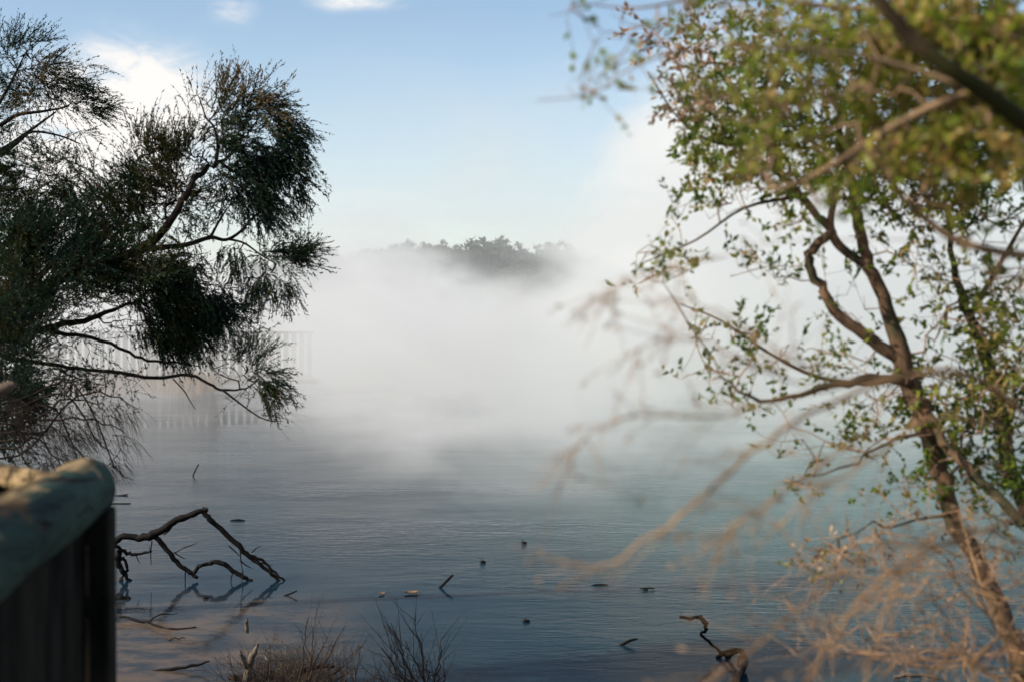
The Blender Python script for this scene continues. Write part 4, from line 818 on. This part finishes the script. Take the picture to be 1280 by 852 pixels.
def driftwood():
    d = wd(850)
    def dw(rows, label, m='pale_wood', extra=()):
        mb = MB(); rs = np.random.RandomState(int(rows[0][0]))
        for q_ in (rows,) + tuple(extra):
            q = limb_px(q_); q = wobble(q, .004, rs); mb.tube(q[:, :3], q[:, 3] * (1 + rs.uniform(-.15, .2, len(q))), 8)
        b = limb_px(rows)[0, :3]; solo(mb, 'driftwood', M[m], b, label, 'driftwood')
    dw([(303, 875, d, 6), (308, 850, d, 5.5), (312, 830, d, 4.6), (318, 815, d, 3.4), (322, 804, d, 1.4)], 'pale broken stump with a pointed top at the left of the dry tuft', extra=([(309, 835, d, 3), (303, 820, d - .1, 2), (300, 812, d - .1, 1)],))
    dw([(309, 790, d + 1, 2.2), (308, 782, d + 1, 2.4), (309, 772, d + 1, 1.8)], 'thin upright pale stake beyond the broken stump')
    dw([(325, 860, d - .1, 4), (332, 845, d - .1, 3.6), (334, 830, d - .1, 2.4), (332, 820, d, 1.2)], 'short pale snag right of the broken stump')
    dw([(366, 868, d - .2, 3), (372, 850, d - .2, 3.4), (380, 838, d - .2, 3.2), (398, 833, d - .2, 2.6), (418, 832, d - .2, 1.8)], 'dark bent branch hooking over the dry tuft', 'dark_bark')
    dw([(286, 846, d, 3.6), (300, 848, d, 4.6), (320, 850, d, 4)], 'dark log end lying flat under the broken stump', 'dark_bark')
    d2 = wd(800)
    dw([(165, 795, d2 + .3, 1.6), (200, 806, d2, 1.8), (225, 822, d2 - .2, 1.6), (250, 832, d2 - .4, 2.0), (275, 825, d2 - .3, 2.4), (296, 816, d2, 2.2)], 'thin dark half-sunk branch curving through the muddy shallows', 'wet_wood', extra=([(250, 832, d2 - .4, 1.8), (265, 815, d2 - .2, 2), (290, 812, d2, 1.5)], [(200, 806, d2, 1.2), (215, 798, d2, .8), (232, 797, d2, .5)]))
    dw([(140, 850, wd(838), 2), (165, 848, wd(838), 2.2), (200, 838, wd(838), 2.2), (240, 832, wd(838), 1.8), (262, 826, wd(838), 1)], 'second half-sunk branch nearer the railing in the muddy shallows', 'wet_wood')
    dw([(150, 770, wd(775), 1.2), (185, 778, wd(780), 1.6), (215, 786, wd(786), 1.4), (245, 783, wd(784), .8)], 'thin half-sunk twig in the shallows between the fallen branch and the muddy bar', 'wet_wood', extra=([(185, 778, wd(780), 1.2), (200, 768, wd(780), .9), (222, 766, wd(780), .4)], [(215, 786, wd(786), 1), (232, 794, wd(788), .7), (250, 793, wd(788), .4)]))
    dw([(140, 748, wd(748), 3.6), (150, 747, wd(748), 4.2), (162, 748, wd(748), 2.8)], 'dark stump end in the water against the railing post', 'wet_wood')
    dw([(1118, 846, 10.2, 2), (1140, 843, 10.2, 2.6), (1175, 848, 10.2, 1.4)], 'pale stick washed up behind the tan tangle of twigs')
driftwood()

# ------------------------------------------------------------------ far shore
def far_fence():
    Y = 50.0
    def X(px): return (px - 640) / F * Y
    zt = float(P(300, 414, Y)[2]); zb = float(P(300, 472, Y)[2])
    r = empty('boardwalk_fence', (X(200), Y, 0), 'long pale timber paling fence of a boardwalk half lost in steam across the lake', 'fence')
    x0, x1 = X(40), X(392)
    for z0, z1, nm in ((zt - .09, zt, 'top_rail'), (zb + .0, zb + .1, 'bottom_rail')):
        mb = MB(); mb.box((x0, Y - .05, z0), (x1, Y + .05, z1)); mb.obj(nm, M['far_timber'], r, False)
    mb = MB(); mb.box((x0, Y - .1, zb - .22), (x1, Y + 1.6, zb - .08)); mb.obj('deck', M['far_timber'], r, False)
    x = x0
    while x < x1:
        mb = MB(); mb.box((x, Y - .08, -.3), (x + .13, Y - .055, zt + .03)); mb.obj('post', M['far_timber'], r, False); x += 2.1
    x = x0 + .2
    while x < x1:
        mb = MB(); mb.box((x, Y + .051, zb + .02), (x + .17, Y + .075, zt - .02)); mb.obj('paling', M['far_timber'], r, False); x += .27
    rs = np.random.RandomState(5); n = 2600
    st = np.stack([rs.uniform(X(100), X(290), n), rs.uniform(44.5, 49, n), np.zeros(n) - .02], 1)
    st = st[rs.rand(n) < .4 + .6 * (np.sin(st[:, 0] * 2.3) > -.2)]; n = len(st)
    lf = MB(); h = rs.uniform(.35, 1.0, n)
    leaves(lf, st, rs.randn(n, 3) * .12 + [0, 0, 1], h, np.full(n, .03), rs=rs)
    o = solo(lf, 'reeds', M['reed'], (X(200), 47, 0), None, None); tag(o, 'band of dry tan reeds in front of the far boardwalk fence', 'reeds', kind='stuff')
far_fence()

def far_trees():
    protos = []
    for s_ in range(4):
        rs = np.random.RandomState(100 + s_); tk = MB(); lf = MB(); H = 1.0
        T = Tree(200 + s_)
        T.limb(smooth([(0, 0, 0, .035), (.02, .01, .25, .028), (-.02, .02, .5, .018), (.02, 0, .75, .008)]), 6)
        for k in range(7):
            a = rs.uniform(0, 6.28); z = rs.uniform(.25, .6); T.limb(smooth([(0, 0, z, .012), (.12 * math.cos(a), .12 * math.sin(a), z + .12, .008), (.26 * math.cos(a), .26 * math.sin(a), z + .2, .003)]), 4)
        n = 520; v = rs.randn(n, 3); v /= np.linalg.norm(v, axis=1)[:, None]; v *= rs.rand(n)[:, None] ** .33
        tg = v * [.4, .36, .36] + [0, 0, .62]; tg += .09 * np.sin(tg[:, [1, 2, 0]] * 17 + s_)
        T.grow(tg, [0] * n, step=.06); tw = MB(); T.wood(tw, r0=.0008, rmax=.01)
        pos = np.array(T.pos)[[i for i in range(len(T.pos)) if not T.fixed[i]]]
        pos = np.repeat(pos, 4, 0); sprigs(None, lf, pos, rs.randn(len(pos), 3) + [0, 0, .5], np.full(len(pos), .05), 9, .032, .017, np.full(len(pos), .2), rs, spread=1.2)
        T.trunk(tk)
        r = bpy.data.objects.new('broadleaf_tree', None); col.objects.link(r)
        a = tk.obj('trunk', M['dark_bark'], r); b = tw.obj('branches', M['dark_bark'], r); c = lf.obj('crown', M['far_leaf'], r); protos.append((r, a, b, c))
    spots = []
    rs = np.random.RandomState(77)
    px = 385
    # (px, py of the top): the treeline the steam lets through
    tops = [(388, 322), (412, 314), (438, 326), (462, 322), (488, 312), (512, 308), (538, 316), (562, 312), (588, 306), (610, 305), (634, 312), (655, 318), (676, 316), (694, 310), (718, 324), (742, 330), (600, 318), (650, 322), (690, 322), (350, 326), (425, 330), (500, 326), (550, 322), (574, 316), (622, 314), (666, 322), (706, 322)]
    for i, (a, b) in enumerate(tops):
        Y = 90 + (6 if i in (16, 17, 18) else 0) + rs.uniform(-1.5, 2.5)
        X = (a - 640) / F * Y; zt = P(a, b, Y)[2]; g = float(gheight(np.array(X), np.array(Y)))
        S = (zt - g) / .98
        pr = protos[i % 4]
        if i < 4: r = pr[0]
        else:
            r = pr[0].copy(); col.objects.link(r)
            for ch in pr[1:]:
                q = ch.copy(); q.parent = r; col.objects.link(q)
        w = rs.uniform(.95, 1.25)
        r.location = (X, Y, g - .1); r.scale = (S * w * 1.15, S * w * 1.15, S); r.rotation_euler.z = rs.uniform(0, 6.28)
        if 575 < a < 705: lab, gr = 'dark tree on the far shore standing out through the gap in the steam', 'far shore trees seen through the steam gap'
        elif a < 575: lab, gr = 'ghostly tree on the far shore almost dissolved in steam, left of the gap', 'far shore trees fading into steam left of the gap'
        else: lab, gr = 'far shore tree hidden behind the rising steam plume', 'far shore trees behind the steam plume'
        tag(r, lab, 'tree', gr)
far_trees()

# ------------------------------------------------------------------ render settings
sc.render.engine = 'CYCLES'
c = sc.cycles
c.use_denoising = True; c.denoiser = 'OPENIMAGEDENOISE'; c.use_adaptive_sampling = True; c.adaptive_threshold = .02
c.max_bounces = 8; c.diffuse_bounces = 2; c.glossy_bounces = 2; c.transmission_bounces = 2; c.transparent_max_bounces = 6; c.volume_bounces = 6
c.volume_step_rate = .6; c.volume_max_steps = 64
c.caustics_reflective = False; c.caustics_refractive = False; c.sample_clamp_indirect = 6
sc.view_settings.view_transform = 'Standard'; sc.view_settings.look = 'None'; sc.view_settings.exposure = .38; sc.view_settings.gamma = 1
